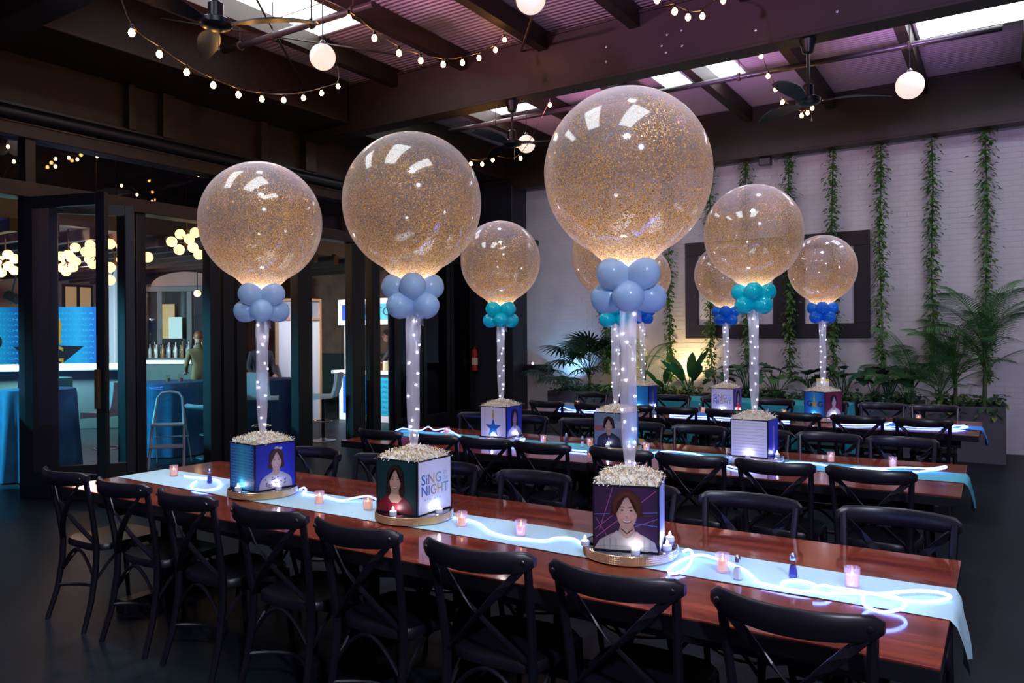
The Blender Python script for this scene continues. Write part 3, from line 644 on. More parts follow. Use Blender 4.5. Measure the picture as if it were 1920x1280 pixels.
CUBEL = ['blue striped-text face and girl with hair bow', 'dark-haired girl in red and SiNG NIGHT face', 'smiling child in plaid shirt on laser background', 'blue star face and blue-background portrait', 'person in dark jacket and plain blue face', 'lined white text face', 'plain bright blue faces', 'white SiNG NIGHT face beside purple portrait', 'G star G face beside maroon portrait']
CP = [(atZ(484, 918, .79), -.12, 0), (atZ(774, 960, .79), 0.0, 0), (atZ(1172, 1030, .79), .30, 0),
      (Vector((-3.62, 5.40, 0)), .03, 1), (Vector((-2.55, 5.41, 0)), 0, 1), (Vector((-1.49, 5.43, 0)), -.02, 1),
      (Vector((-3.62, 8.42, 0)), 0, 2), (Vector((-2.62, 8.42, 0)), -.02, 2), (Vector((-1.59, 8.36, 0)), -.50, 2)]
def tea_light(p, label):
    e = empty('tea_light', p); tag(e, label, 'tea light', 'led tea lights on the mirror boards')
    MB().lathe([(.017, 0), (.018, .002), (.018, .018), (.016, .020), (.006, .018)], 14).build('cup', mat('white_plastic_translucent', (.85, .85, .9), .4), e, smooth=True)
    MB().lathe([(.0035, .018), (.006, .026), (.0045, .034), (.0001, .042)], 10).build('led_flame', mat('white_led_flame', (1, 1, 1), .3, emit=(.95, .95, 1.0), es=38), e, smooth=True)
for i, (c, rz, t) in enumerate(CP):
    x, y = c.x, c.y
    if t == 0: y = 2.885+(y-2.885)*.35
    z0 = .7645
    e = empty('mirror_board', (x, y, z0)); tag(e, 'round mirror board with gold rhinestone rim under the %s' % ['cube with girl wearing hair bow', 'cube with girl in red', 'cube with child in plaid shirt', 'cube with blue star', 'cube with person in dark jacket', 'cube with lined white text', 'plain bright blue cube', 'cube with purple portrait', 'cube with maroon portrait'][i], 'mirror board', 'rhinestone-rimmed boards')
    if boardm is None:
        b = MB().lathe([(.186, 0), (.188, .002), (.188, .038), (.184, .040)], 64).build('mirror_disc', mat('mirror_glass', (.35, .36, .42), .06, metal=1.0), e, smooth=True)
        m = MB(); n = 170; rws = 5; r0, r1 = .1882, .1932; vs = []
        hz = .038/rws
        for q in range(rws):
            for k in range(n):
                a0, a1 = 2*PI*k/n, 2*PI*(k+1)/n; za, zb = .001+q*hz, .001+(q+1)*hz; am = (a0+a1)/2; zm = (za+zb)/2
                m.add([(r0*math.cos(a0), r0*math.sin(a0), za), (r0*math.cos(a1), r0*math.sin(a1), za), (r0*math.cos(a1), r0*math.sin(a1), zb), (r0*math.cos(a0), r0*math.sin(a0), zb), (r1*math.cos(am), r1*math.sin(am), zm)], [(0, 1, 4), (1, 2, 4), (2, 3, 4), (3, 0, 4)])
        tr = stuff(m.build('rhinestone_rim', GOLD, e)); boardm, trimm = b.data, tr.data
    else: link('mirror_disc', boardm, e); stuff(link('rhinestone_rim', trimm, e))
    zt = z0+.0402
    # photo cube
    cu = empty('photo_cube', (x, y, zt), rz); tag(cu, 'black-edged centrepiece cube with %s, on %s-balloon table' % (CUBEL[i], CW[t]), 'photo cube', 'photo cube centrepieces'); h = CUBE/2
    m = MB()
    for sx in (-1, 1):
        m.box(sx*h-(.008 if sx > 0 else 0), sx*h+(.008 if sx < 0 else 0), -h, h, 0, CUBE).box(-h+.008, h-.008, sx*h-(.008 if sx > 0 else 0), sx*h+(.008 if sx < 0 else 0), 0, CUBE)
    m.box(-h+.008, h-.008, -h+.008, h-.008, .15, .155); m.build('cube_body', BLK, cu)
    iw = CUBE-.014
    fl, fr_ = PF[i]
    m = MB(); panel_mesh(m, fl, (-iw/2, -h-.0002, .007), (iw, 0, 0), (0, 0, iw), (0, -1, 0)); m.build('photo_panel', PRINT, cu)
    m = MB(); panel_mesh(m, fr_, (h+.0002, -iw/2, .007), (0, iw, 0), (0, 0, iw), (1, 0, 0)); m.build('photo_panel', PRINT, cu)
    m = MB(); panel_mesh(m, [('L', hgrad(BLUES))], (iw/2, h+.0002, .007), (-iw, 0, 0), (0, 0, iw), (0, 1, 0)); m.build('photo_panel', PRINT, cu)
    m = MB(); panel_mesh(m, [('L', hgrad(BLUES))], (-h-.0002, iw/2, .007), (0, -iw, 0), (0, 0, iw), (-1, 0, 0)); m.build('photo_panel', PRINT, cu)
    stuff(shred_mesh(i).build('paper_shreds', SHR, cu, loc=(0, 0, CUBE)))
    # balloon stand
    g_ = empty('glitter_balloon', (x, y, zt+CUBE)); tag(g_, 'giant clear gold-glitter balloon with %s collar above the cube with %s' % (CW[t], ['hair-bow girl', 'girl in red', 'plaid-shirt child', 'blue star', 'dark jacket portrait', 'lined white text', 'plain blue faces', 'purple portrait', 'maroon portrait'][i]), 'balloon', 'giant glitter balloons')
    zb = [2.315, 2.315, 2.315, 2.30, 2.29, 2.37, 2.36, 2.33, 2.34][i]-(zt+CUBE)
    zc = zb-.462
    if balloon_me is None: balloon_me = MB().lathe(bprof, 64).build('balloon', GLIT, g_, smooth=True, ang=180, loc=(0, 0, zb)).data
    else: link('balloon', balloon_me, g_, (0, 0, zb), (0, 0, R.uniform(0, 6)))
    ph = math.atan2(-y, -x)+(PI/4 if i in (0, 2, 3) else 0)
    for q in range(8):
        lo = q >= 4; a = ph+q*PI/2+(PI/4 if lo else 0); rr = .083; tilt = 1.35 if not lo else 1.8
        if collar_me is None: collar_me = [None, None, None]
        p = (rr*math.cos(a), rr*math.sin(a), zc+(.046 if not lo else -.046))
        if collar_me[t] is None: o = MB().lathe(cprof, 24).build('collar_balloon', CCOL[t], g_, smooth=True, ang=180); collar_me[t] = o.data; o.location = p
        else: o = link('collar_balloon', collar_me[t], g_, p)
        o.rotation_euler = (0, tilt, a)
    # cellophane tube gathered at the bottom, fairy lights inside
    if tube_me is None: pass
    top = zc-.05; m = MB(); n = 20; vs = []; pr = [(.006, .018), (.012, .03), (.022, .10), (.028, .18), (.030, .32), (.029, .5), (.033, top-.10), (.030, top-.03), (.016, top)]
    for r_, z in pr:
        for k in range(n):
            a = 2*PI*k/n; rk = r_*(1+.16*math.sin(a*5+z*4)+.07*math.sin(a*9)); vs.append((rk*math.cos(a), rk*math.sin(a), z))
    m.add(vs, [(q*n+k, q*n+(k+1) % n, (q+1)*n+(k+1) % n, (q+1)*n+k) for q in range(len(pr)-1) for k in range(n)])
    m.build('cellophane_tube', CELLO, g_, smooth=True, ang=180)
    m = MB(); 
    for s_ in (0, 1):
        m.add([(.01, .0, top), (.05, .012-.03*s_, top-.02), (.045, .03-.05*s_, top-.10), (.028, .02-.03*s_, top-.09)], [(0, 1, 2, 3)])
    m.build('cellophane_tail', CELLO, g_)
    wp = []; nb = 13
    for q in range(61):
        tt = q/60; wp.append((.017*math.cos(tt*26+i)*min(1, tt*4), .017*math.sin(tt*26+i)*min(1, tt*4), .06+(top-.06)*tt))
    MB().tube(wp, .0011, 4).build('fairy_wire', SILV, g_)
    for q in range(nb):
        tt = (q+.5+R.uniform(-.3, .3))/nb; a = tt*26+i+R.uniform(-.6, .6); rr = R.uniform(.016, .032)*min(1, tt*5+.3)
        p = (rr*math.cos(a), rr*math.sin(a), .06+(top-.06)*tt)
        if bulbm is None: o = MB().sphere((0, 0, 0), .0048, 8).build('fairy_bulb', FAIRY, g_, loc=p); bulbm = o.data
        else: link('fairy_bulb', bulbm, g_, p)
    lamp('fairy_light_glow', 'POINT', (x, y, zt+CUBE+zc+.115), (.95, .88, .95), 2.8, size=.03)
    lamp('fairy_light_glow', 'POINT', (x, y, zt+CUBE+zc), (.85, .90, 1.0), 9.0, size=.004)
    lab = ['hair-bow cube', 'girl in red cube', 'plaid-shirt cube', 'blue star cube', 'dark jacket cube', 'lined text cube', 'plain blue cube', 'purple portrait cube', 'maroon portrait cube'][i]
    ca, sa = math.cos(rz), math.sin(rz)
    for (lx, ly, wh) in ((.0, -.155, 'its left-hand print'), (.155, .0, 'its right-hand print')):
        if i == 2 and lx == 0: lx = .04
        elif i == 2: ly = .07
        tea_light((x+lx*ca-ly*sa, y+lx*sa+ly*ca, zt), 'white tea light on the %s board, by %s' % (lab, 'the wider print' if lx < .1 else 'the narrower print'))
# two more lights beside the plaid-shirt cube, and one at the girl in red
for (px, py, wh) in ((1097, 1022, 'at the rim toward the doors'), (1251, 1031, 'at the rim toward the hanging runner')):
    tea_light(atZ(px, py, .8047), 'white tea light on the plaid-shirt cube board, %s' % wh)

# ------------------------------------------------------------------ votives, shakers, neon ropes
VG = glass('votive_glass', (1.0, .90, .86), .08, .05, .12, (.9, .75, .8))
def votive(p, label, group):
    e = empty('votive_candle', p); tag(e, label, 'candle', group)
    MB().lathe([(.021, .0), (.024, .002), (.027, .07), (.0255, .07), (.0225, .006), (.0001, .006)], 18).build('glass_cup', VG, e, smooth=True)
    MB().lathe([(.018, .007), (.019, .04), (.017, .044), (.0001, .042)], 14).build('wax', mat('cream_wax', (.85, .62, .40), .5, emit=(1, .5, .2), es=.22), e, smooth=True)  # weak emission puts the flame's glow into the wax
    MB().lathe([(.0015, .042), (.004, .048), (.003, .055), (.0001, .062)], 8).build('flame', mat('candle_flame', (1, .7, .3), .4, emit=(1, .55, .18), es=6), e, smooth=True)
def shaker(p, label, col):
    e = empty('shaker', p); tag(e, label, 'shaker', 'salt and pepper shakers')
    MB().lathe([(.019, 0), (.020, .004), (.016, .03), (.0105, .065), (.0100, .066)], 6).build('glass_body', CLEAR, e)
    MB().lathe([(.015, .004), (.013, .03), (.010, .045), (.0001, .045)], 6).build('filling', mat('salt' if col else 'pepper', (.8, .78, .85) if col else (.05, .04, .16), .7), e)
    MB().lathe([(.0115, .064), (.0125, .07), (.011, .082), (.006, .089), (.0001, .091)], 12).build('cap', SILV, e, smooth=True)
ZR = .764
for (px, py, lab) in [(326, 892, 'on the door end of the pale aqua runner'), (599, 945, 'first from the hair-bow cube toward the girl in red cube'), (690, 955, 'beside the board of the girl in red cube, door side'), (866, 987, 'beside the board of the girl in red cube, away from doors'), (977, 1004, 'between the girl in red and plaid-shirt cubes, alone'), (1355, 1072, 'beside a clear salt shaker on the pale aqua runner'), (1598, 1100, 'last one before the hanging end of the pale aqua runner')]:
    votive(atZ(px, py, ZR), 'glass votive %s' % lab, 'votives on the pale aqua runner')
for (px, py, lab) in [(838, 815, 'nearest the doors on the turquoise runner'), (1019, 831, 'between the blue star cube and the shakers'), (1106, 837, 'beside the dark jacket cube, shaker side'), (1212, 848, 'beside the dark jacket cube, away from shakers'), (1207, 849, ''), (1558, 866, 'first past the lined text cube'), (1674, 876, 'last before the hanging end of the turquoise runner')]:
    if lab: votive(atZ(px, py, ZR), 'glass votive %s' % lab, 'votives on the turquoise runner')
for (px, py, lab) in [(1083, 761, 'nearest the doors on the bright blue runner'), (1318, 774, 'between plain blue and purple portrait cubes'), (1470, 779, 'between purple and maroon portrait cubes'), (1722, 790, 'last one on the bright blue runner')]:
    votive(atZ(px, py, ZR), 'glass votive %s' % lab, 'votives on the bright blue runner')
for (px, py, lab, c) in [(393, 906, 'pepper shaker with metal cap near the hair-bow cube', 0), (1383, 1086, 'clear salt shaker with metal cap on pale aqua runner', 1), (1487, 1082, 'dark pepper shaker with metal cap on pale aqua runner', 0), (1062, 832, 'dark pepper shaker with metal cap on turquoise runner', 0), (1092, 838, 'clear salt shaker with metal cap on turquoise runner', 1), (1440, 782, 'clear salt shaker on the bright blue runner', 1), (1312, 770, 'dark pepper shaker on the bright blue runner', 0)]:
    shaker(atZ(px, py, ZR), lab, c)
def smooth_path(P, n=10):
    out = []; P = [P[0]]+P+[P[-1]]
    for i in range(1, len(P)-2):
        for k in range(n):
            t = k/n; a, b, c, d = P[i-1], P[i], P[i+1], P[i+2]
            out.append(.5*((2*b)+(-a+c)*t+(2*a-5*b+4*c-d)*t*t+(-a+3*b-3*c+d)*t**3))
    out.append(P[-2]); return out
def neon(name, pp, label, r=.0052, lo=None):
    pts = []
    for q in pp:
        p = atZ(q[0], q[1], ZR+.006+(q[2] if len(q) > 2 else 0))
        if lo and p.y < lo: p.y = lo
        pts.append(p)
    a = Vector(pts[0]); o = MB().tube([p-a for p in smooth_path(pts)], r, 8).build('neon_rope', NEON, loc=a, smooth=True); tag(o, label, 'neon rope', 'glowing blue neon ropes'); return o
neon('n', [(346, 892), (360, 894), (380, 896), (404, 899), (414, 907), (404, 916), (380, 918), (362, 915), (359, 908), (368, 902)], 'glowing blue rope looped around the pepper shaker near the doors')
neon('n', [(562, 917), (570, 914), (574, 919), (568, 925), (585, 928), (612, 931), (640, 938), (665, 933, .01), (690, 930, .02), (706, 936, .01)], 'glowing blue rope between the hair-bow cube and girl in red cube')
neon('n', [(850, 970), (872, 973), (898, 981), (918, 996), (950, 1006), (985, 1010), (1020, 1013), (1045, 1008), (1075, 1010), (1095, 1022)], 'glowing blue rope between the girl in red and plaid-shirt cubes')
neon('n', [(1280, 1034), (1290, 1030, .01), (1298, 1036, .03), (1296, 1052, .01), (1280, 1070), (1256, 1074), (1256, 1064), (1270, 1054), (1292, 1044), (1318, 1040, .01), (1345, 1048, .01), (1374, 1058), (1402, 1072), (1420, 1090), (1450, 1098), (1486, 1106), (1520, 1108), (1530, 1098), (1500, 1088), (1470, 1090), (1466, 1098)], 'glowing blue rope winding from the plaid-shirt cube past the shakers')
neon('n', [(1533, 1099, .0105), (1546, 1097, .008), (1562, 1101), (1600, 1106), (1640, 1113, .01), (1680, 1110, .02), (1720, 1107, .02), (1760, 1110, .012), (1782, 1119, .006), (1750, 1127), (1710, 1126), (1670, 1120, .012), (1630, 1112, .02), (1618, 1120, .02), (1622, 1134, .02), (1650, 1146, .02), (1680, 1144, .02), (1698, 1134, .02), (1688, 1122, .02), (1650, 1114, .02), (1610, 1112, .01), (1570, 1112), (1546, 1113, .006), (1524, 1108, .0105)], 'glowing blue rope coiled toward the hanging end of the pale aqua runner')
neon('n', [(740, 808), (755, 803, .02), (775, 806), (790, 806, .01), (803, 800, .04), (815, 806, .02), (836, 804), (860, 816), (890, 831), (925, 836), (955, 836), (978, 828, .01), (984, 822, .03), (976, 826, .01), (1000, 832), (1040, 838), (1070, 843), (1100, 846)], 'glowing blue rope on the door half of the turquoise runner')
neon('n', [(1215, 850), (1250, 846, .01), (1300, 850), (1338, 862), (1365, 873), (1400, 879), (1440, 878), (1472, 868), (1520, 868), (1560, 874), (1610, 878), (1650, 880), (1690, 886), (1740, 882), (1770, 878, .01), (1772, 874, .03), (1740, 878, .01), (1690, 876, .01), (1650, 878), (1600, 876)], 'glowing blue rope on the hanging half of the turquoise runner')
neon('n', [(1040, 768), (1054, 763, .02), (1048, 772), (1060, 776), (1045, 778), (1075, 772), (1110, 774), (1140, 776)], 'glowing blue rope coiled on the door end of the bright blue runner', lo=8.02)
neon('n', [(1230, 784), (1260, 780), (1300, 783), (1330, 788), (1345, 784), (1400, 786), (1425, 780, .02), (1420, 775, .03), (1440, 788), (1480, 790)], 'glowing blue rope across the middle of the bright blue runner', lo=8.02)
neon('n', [(1560, 797), (1600, 798), (1650, 796), (1672, 792, .02), (1655, 800), (1700, 800), (1760, 802), (1785, 797, .01), (1815, 800), (1795, 804), (1780, 800, .01), (1808, 797, .01), (1800, 803)], 'glowing blue rope coiled on the hanging end of the bright blue runner', lo=8.0)

# card on the maroon cube and a patterned cup near the doors
e = empty('tent_card', (-1.60, 8.40, 1.105), -.3); tag(e, 'small white card with yellow top edge standing in the shreds of the maroon cube', 'card')
MB().box(-.07, .07, -.001, .001, -.01, .085).build('card_sheet', mat('white_card', (.8, .8, .8), .6), e); MB().box(-.07, .07, -.0016, .0016, .06, .086).build('yellow_band', mat('yellow_band', (.75, .62, .12), .6), e)
e = empty('patterned_cup', atZ(1131, 771, .764)); tag(e, 'red and blue patterned cup on the door end of the bright blue runner', 'cup')
MB().lathe([(.03, 0), (.038, .004), (.045, .05)], 16).build('cup_base', mat('blue_glaze', (.03, .10, .55), .3), e, smooth=True); MB().lathe([(.045, .05), (.042, .09), (.038, .09), (.040, .05)], 16).build('cup_rim', mat('red_glaze', (.55, .04, .04), .3), e, smooth=True)

# ------------------------------------------------------------------ buffet table by the planters
a, b = atZ(1225, 742, .76), atZ(1612, 752, .76)
e = empty('clothed_table', ((a.x+b.x)/2, 10.35, 0)); tag(e, 'long table under a floor-length turquoise cloth in front of the planters', 'table'); hx = (b.x-a.x)/2
TEAL = mat('turquoise_tablecloth', (.03, .42, .50), .75, noise=((.02, .34, .42), 5, 2))
def drape(hx, hy, zt, zb, n=96, amp=.02, rnd=.04):
    m = MB(); ring = []
    per_ = 2*(hx+hy)*2
    for k in range(n):
        a = 2*PI*k/n; c, s = math.cos(a), math.sin(a); p = 8; rr = (abs(c)**p+abs(s)**p)**(-1/p); ring.append((rr*c, rr*s, a))
    vs = []; fs = []
    for j, (f, z, w_) in enumerate([(.96, zt, 0), (1.0, zt-.006, 0), (1.004, zt-.05, .2), (1.01, (zt+zb)/2, .7), (1.02, zb, 1)]):
        for x, y, a in ring:
            o = 1+w_*amp*math.sin(a*22)+w_*amp*.6*math.sin(a*37+1); vs.append((x*hx*f*o, y*hy*f*o, z))
    for j in range(4):
        for k in range(n): fs.append((j*n+k, j*n+(k+1) % n, (j+1)*n+(k+1) % n, (j+1)*n+k)[::-1])
    fs.append(tuple(range(n))); return m.add(vs, fs)
drape(hx, .38, .77, .02).build('tablecloth', TEAL, e, smooth=True, ang=50)
MB().cbox(-hx+.02, hx-.02, -.35, .35, .70, .755, .01).build('table_top', BLK, e)

# ------------------------------------------------------------------ picture board and fixtures on the brick wall
e = empty('wall_board', (-3.1, YW-.01, 1.6)); tag(e, 'wide wall panel with black frame holding two pale boards on brick wall', 'wall frame')
m = MB(); fw = .22
x0, x1, z1 = -1.42, 1.42, 1.6
for (a, b, c, d) in ((x0, x1, 0, fw), (x0, x1, z1-fw, z1), (x0, x0+fw, fw, z1-fw), (x1-fw, x1, fw, z1-fw), (.02, .50, fw, z1-fw)):
    MB().cbox(a, b, -.06, 0, c, d, .006).build('frame_board', FRAME, e)
GREYB = mat('pale_whiteboard', (.62, .62, .68), .4, noise=((.5, .5, .56), 1.2, 4))
MB().box(x0+fw, .02, -.02, -.005, fw, z1-fw).build('board_panel', GREYB, e); MB().box(.50, x1-fw, -.02, -.005, fw, z1-fw).build('board_panel', GREYB, e)
p = atY(1010, 690, YW-.12)
e = empty('wall_heater', p); tag(e, 'small black box fixture on the brick wall beside the dark corner', 'fixture')
MB().cbox(-.26, .26, -.09, .10, -.07, .07, .02).build('housing', BLK, e); MB().sphere((-.1, -.05, .09), .02, 8).build('indicator', mat('white_pin_light', (1, 1, 1), .3, emit=(1, 1, 1), es=6), e)
MB().cbox(-.05, .05, .08, .13, -.05, .05, .004).build('bracket', BLK, e)
p = atY(1003, 455, YW-.06); e = empty('security_camera', p); tag(e, 'small black security camera high on the brick wall by the corner', 'camera')
MB().cbox(-.06, .06, -.05, .05, -.05, .05, .012).build('camera_body', BLK, e); MB().lathe([(.03, -.05), (.03, -.09), (.02, -.095)], 12).build('lens', FRAME, e, loc=(0, 0, -.01)).rotation_euler = (PI/2*0, 0, 0); MB().box(-.015, .015, .04, .075, -.015, .015).build('bracket', BLK, e)
p = atY(1435, 292, 12.12); p.z = 4.352; e = empty('speaker', p); tag(e, 'small black box speaker hanging under the far beam', 'speaker'); MB().cbox(-.09, .09, -.06, .06, -.06, .06, .01).build('cabinet', BLK, e); MB().box(-.02, .02, -.02, .02, .05, .075).build('bracket', BLK, e)
# extinguisher on the dark corner
p = atX(952, 700, XL+.12); e = empty('fire_extinguisher', (XL+.10, 11.78, 1.0)); tag(e, 'red fire extinguisher hung in the dark corner by the doors', 'extinguisher')
MB().lathe([(.05, 0), (.06, .01), (.06, .36), (.045, .41), (.018, .43), (.018, .46)], 16).build('cylinder', mat('red_enamel', (.35, .015, .01), .3), e, smooth=True)
MB().lathe([(.0605, .12), (.0612, .121), (.0612, .25), (.0605, .251)], 16).build('instruction_label', mat('cream_label', (.6, .5, .3), .5), e)
MB().cbox(-.02, .05, -.02, .02, .46, .50, .004).build('valve', BLK, e); MB().tube([(.03, 0, .47), (.10, 0, .42), (.09, 0, .2)], .010, 6).build('hose', BLK, e)

# ------------------------------------------------------------------ planters and plants
LEAFS = [mat('dark_green_leaf', (.020, .085, .040), .42, noise=((.035, .13, .05), 8, 2)), mat('mid_green_leaf', (.05, .16, .045), .45, noise=((.08, .22, .06), 9, 2)), mat('yellow_green_leaf', (.30, .38, .08), .5, noise=((.16, .30, .06), 8, 2)), mat('ivy_leaf', (.05, .14, .025), .5, noise=((.10, .21, .04), 12, 2)), mat('palm_leaf', (.016, .060, .034), .45, noise=((.03, .09, .045), 9, 2))]
STEM = mat('green_stem', (.06, .10, .03), .6); PLT = mat('charcoal_planter', (.085, .080, .105), .6, noise=((.07, .066, .09), 3, 3)); SOIL = mat('dark_soil', (.012, .009, .007), .9)
PX = [(-6.62, -5.35), (-5.2, -4.05), (-3.9, -2.75), (-2.65, -1.75), (-1.65, -.95), (-.85, 0.0)]
for i, (a, b) in enumerate(PX):
    e = empty('planter_box', ((a+b)/2, 11.72, 0)); hx = (b-a)/2
    tag(e, 'charcoal planter box against the brick wall, %s from the dark corner' % ORD[i], 'planter', 'planter boxes along the brick wall')
    m = MB(); hy = .42 if i < 5 else .40; t_ = .04
    m.cbox(-hx, hx, -hy, -hy+t_, 0, .72, .006).cbox(-hx, hx, hy-t_, hy, 0, .72, .006).cbox(-hx, -hx+t_, -hy+t_, hy-t_, 0, .72, .006).cbox(hx-t_, hx, -hy+t_, hy-t_, 0, .72, .006).build('box', PLT, e)
    MB().box(-hx+t_, hx-t_, -hy+t_, hy-t_, .55, .66).build('soil', SOIL, e)
def leaf_mb(m, base, d, L_, wd, droop, up=Vector((0, 0, 1)), n=5, mi=0, prof=None, notch=False):
    d = Vector(d).normalized(); sd = d.cross(up); sd = sd.normalized() if sd.length > .05 else Vector((1, 0, 0)); nn = sd.cross(d); vs = []
    for i in range(n+1):
        t = i/n; wv = (math.sin(PI*min(1, t*.94+.06))**.7 if prof is None else prof(t))*wd/2
        if notch and i % 2 and i < n: wv *= .62
        c = base+d*(L_*t)-Vector((0, 0, 1))*(droop*L_*t*t); vs += [c-sd*wv+nn*wv*.25, c, c+sd*wv+nn*wv*.25]
    m.add(vs, [(3*i+k, 3*i+k+1, 3*i+k+4, 3*i+k+3) for i in range(n) for k in (0, 1)], mi)
def frond_mesh(L_=.75, nl=24, wl=.27, droop=.42, lw=.010):
    m = MB(); pts = [Vector((0, L_*t*(1-.12*t*t), L_*(.55*t-droop*t*t))) for t in [i/14 for i in range(15)]]
    m.tube(pts, [.008*(1-.75*i/14) for i in range(15)], 5)
    for i in range(nl):
        t = .18+.82*i/(nl-1); k = min(13, int(t*14)); f = t*14-k; c = pts[k].lerp(pts[k+1], f); T = (pts[k+1]-pts[k]).normalized()
        for s in (-1, 1):
            d = (T*.75+Vector((s, 0, .12))).normalized(); ln = wl*math.sin(PI*(.18+.72*t))**.6
            leaf_mb(m, c, d, ln, lw, .35, n=3)
    return m
def fan_mesh(n=18, r=.34):
    m = MB(); L0 = .45; m.tube([Vector((0, 0, 0)), Vector((0, L0*.5, L0*.35)), Vector((0, L0, L0*.45))], .006, 5); c = Vector((0, L0, L0*.45))
    for i in range(n):
        a = -2.2+4.4*i/(n-1); leaf_mb(m, c, (math.sin(a), math.cos(a)*.95, .10+.1*math.cos(a)), r*(.85+.15*math.cos(a)), .034, .45, n=4)
    return m
def monst_mesh(s=.24):
    m = MB(); m.tube([Vector((0, 0, 0)), Vector((0, .08, .22)), Vector((0, .16, .34))], .006, 5)
    leaf_mb(m, Vector((0, .15, .345)), (0, .92, .15), s*1.15, s*.95, .45, n=9, notch=True); return m
def paddle_mesh():
    m = MB(); m.tube([Vector((0, 0, 0)), Vector((0, .04, .2))], .008, 5); leaf_mb(m, Vector((0, .04, .2)), (0, .42, .9), .42, .13, .10, n=6); return m
FM = {}
def fmesh(key, fn, mt):
    if key not in FM:
        o = fn().build(key, mt, smooth=True, ang=180); FM[key] = o.data; bpy.data.objects.remove(o)
    return FM[key]
def plant(name, pos, label, leaf, key, fn, mt, n, tilt, sc, stem=None, cat='plant', group='plants in the planters', spread=.70, ph=0):
    e = empty(name, pos); tag(e, label, cat, group); me = fmesh(key, fn, mt)
    if stem:
        MB().tube([(0, 0, 0), (.01, 0, stem*.5), (0, .01, stem)], [.028, .022, .016], 8).build('stem', STEM, e, smooth=True)
    for i in range(n):
        rz = PI+((i*.382+.5) % 1-.5)*2*PI*spread+ph     # open toward the room, not into the wall
        z = (stem or 0)*(.55+.45*i/max(1, n-1)) if stem else R.uniform(0, .03)
        o = link(leaf, me, e, (R.uniform(-.03, .03), R.uniform(-.03, .03), z), (R.uniform(*tilt), R.uniform(-.15, .15), rz), sc*R.uniform(.8, 1.1))
    return e
def pp(px, py, Yv): return atY(px, py, Yv)
G0 = .655
def onbed(px, yv=11.75):
    x = atY(px, 700, yv).x; a, b = min(PX, key=lambda r_: max(r_[0]+.12-x, x-r_[1]+.12, 0))
    return (min(max(x, a+.12), b-.12), yv, G0)
# left fan palm, right feather palms
plant('fan_palm', onbed(1105), 'large fan palm arching out of the planter nearest the dark corner', 'frond', 'fan_frond', fan_mesh, LEAFS[4], 15, (.0, .95), 1.25, .42)
plant('fan_palm', onbed(1062, 11.6), 'low fan palm spilling over the planter nearest the dark corner', 'frond', 'fan_frond', fan_mesh, LEAFS[4], 9, (-.22, .25), 1.0, .22)
plant('feather_palm', onbed(1208, 11.62), 'tall feather palm lit by the warm spotlight on the wall', 'frond', 'palm_frond', frond_mesh, LEAFS[1], 8, (.2, .9), 1.0, .55)
for k, (px, yv, n, st, sc, lab) in enumerate([(1715, 11.6, 15, .45, 1.05, 'bushy feather palm between the sixth and seventh ivy garlands'), (1790, 11.45, 14, .55, 1.1, 'tall feather palm in front of bare brick, between two ivy garlands'), (1845, 11.42, 19, .95, 1.2, 'tallest feather palm at the last planter box'), (1752, 11.4, 12, .25, .9, 'low feather palm in front of the taller palms by the last ivy garlands')]):
    plant('feather_palm', onbed(px, yv), lab, 'frond', 'palm_frond', frond_mesh, LEAFS[4], n, (.05, 1.0), sc, st)
for k, (px, yv, n, sc, lab, lf) in enumerate([(1330, 11.7, 7, 1.0, 'dark split-leaf plant below the wide frame, corner-side', 0), (1400, 11.55, 8, 1.3, 'tall split-leaf plant with a leaf against the wide frame', 0), (1465, 11.7, 8, 1.2, 'split-leaf plant beneath the wide frame with bending stems', 1), (1520, 11.7, 7, .95, 'low split-leaf plant behind the maroon portrait cube', 0), (1580, 11.7, 9, 1.2, 'bushy split-leaf plant right below the frame corner', 0), (1620, 11.6, 6, .9, 'small split-leaf plant beside the turquoise cloth end', 0), (1665, 11.7, 9, 1.3, 'large split-leaf plant at the foot of an ivy garland', 0), (1700, 11.6, 7, 1.1, 'glossy split-leaf plant below the bushy feather palm', 1)]):
    plant('split_leaf_plant', onbed(px, yv), lab, 'leaf', 'split_leaf' if lf == 0 else 'split_leaf_pale', monst_mesh, LEAFS[lf], n, (-.18, .5), sc, None)
plant('bird_of_paradise', onbed(1292, 11.7), 'paddle-leaved plant glowing in the warm planter spotlight', 'leaf', 'paddle_leaf', paddle_mesh, LEAFS[1], 9, (-.9, .25), 1.3, .10)
plant('bird_of_paradise', onbed(1245, 11.75), 'paddle-leaved plant beside the warm spotlight, corner-side', 'leaf', 'paddle_leaf', paddle_mesh, LEAFS[0], 6, (-.8, .2), .9, .05)
# low trailing foliage along the planter rims: one clump per planter
def clump(hx, n, sd, yellow):
    r = random.Random(sd); m = MB()
    for _ in range(n):
        x, y = r.uniform(-hx, hx), r.uniform(-.42, .30); z = r.uniform(.0, .16)-(.10 if y < -.34 else 0); a = r.uniform(0, 2*PI)
        leaf_mb(m, Vector((x, y, z)), (math.cos(a), math.sin(a)-.5, r.uniform(-.1, .7)), r.uniform(.07, .15), r.uniform(.045, .08), .5, n=4, mi=2 if r.random() < yellow else (0 if r.random() < .6 else 1))
    return m
for i, (a, b) in enumerate(PX):
    e = empty('trailing_pothos', ((a+b)/2, 11.72, .675)); tag(e, 'low trailing foliage filling the planter box, %s from the dark corner' % ORD[i], 'plant', 'low foliage in the planters')
    stuff(clump((b-a)/2-.02, int(330*(b-a)), 40+i, [.02, .15, .05, .06, .12, .30][i]).build('foliage', LEAFS[:3], e, smooth=True, ang=180))
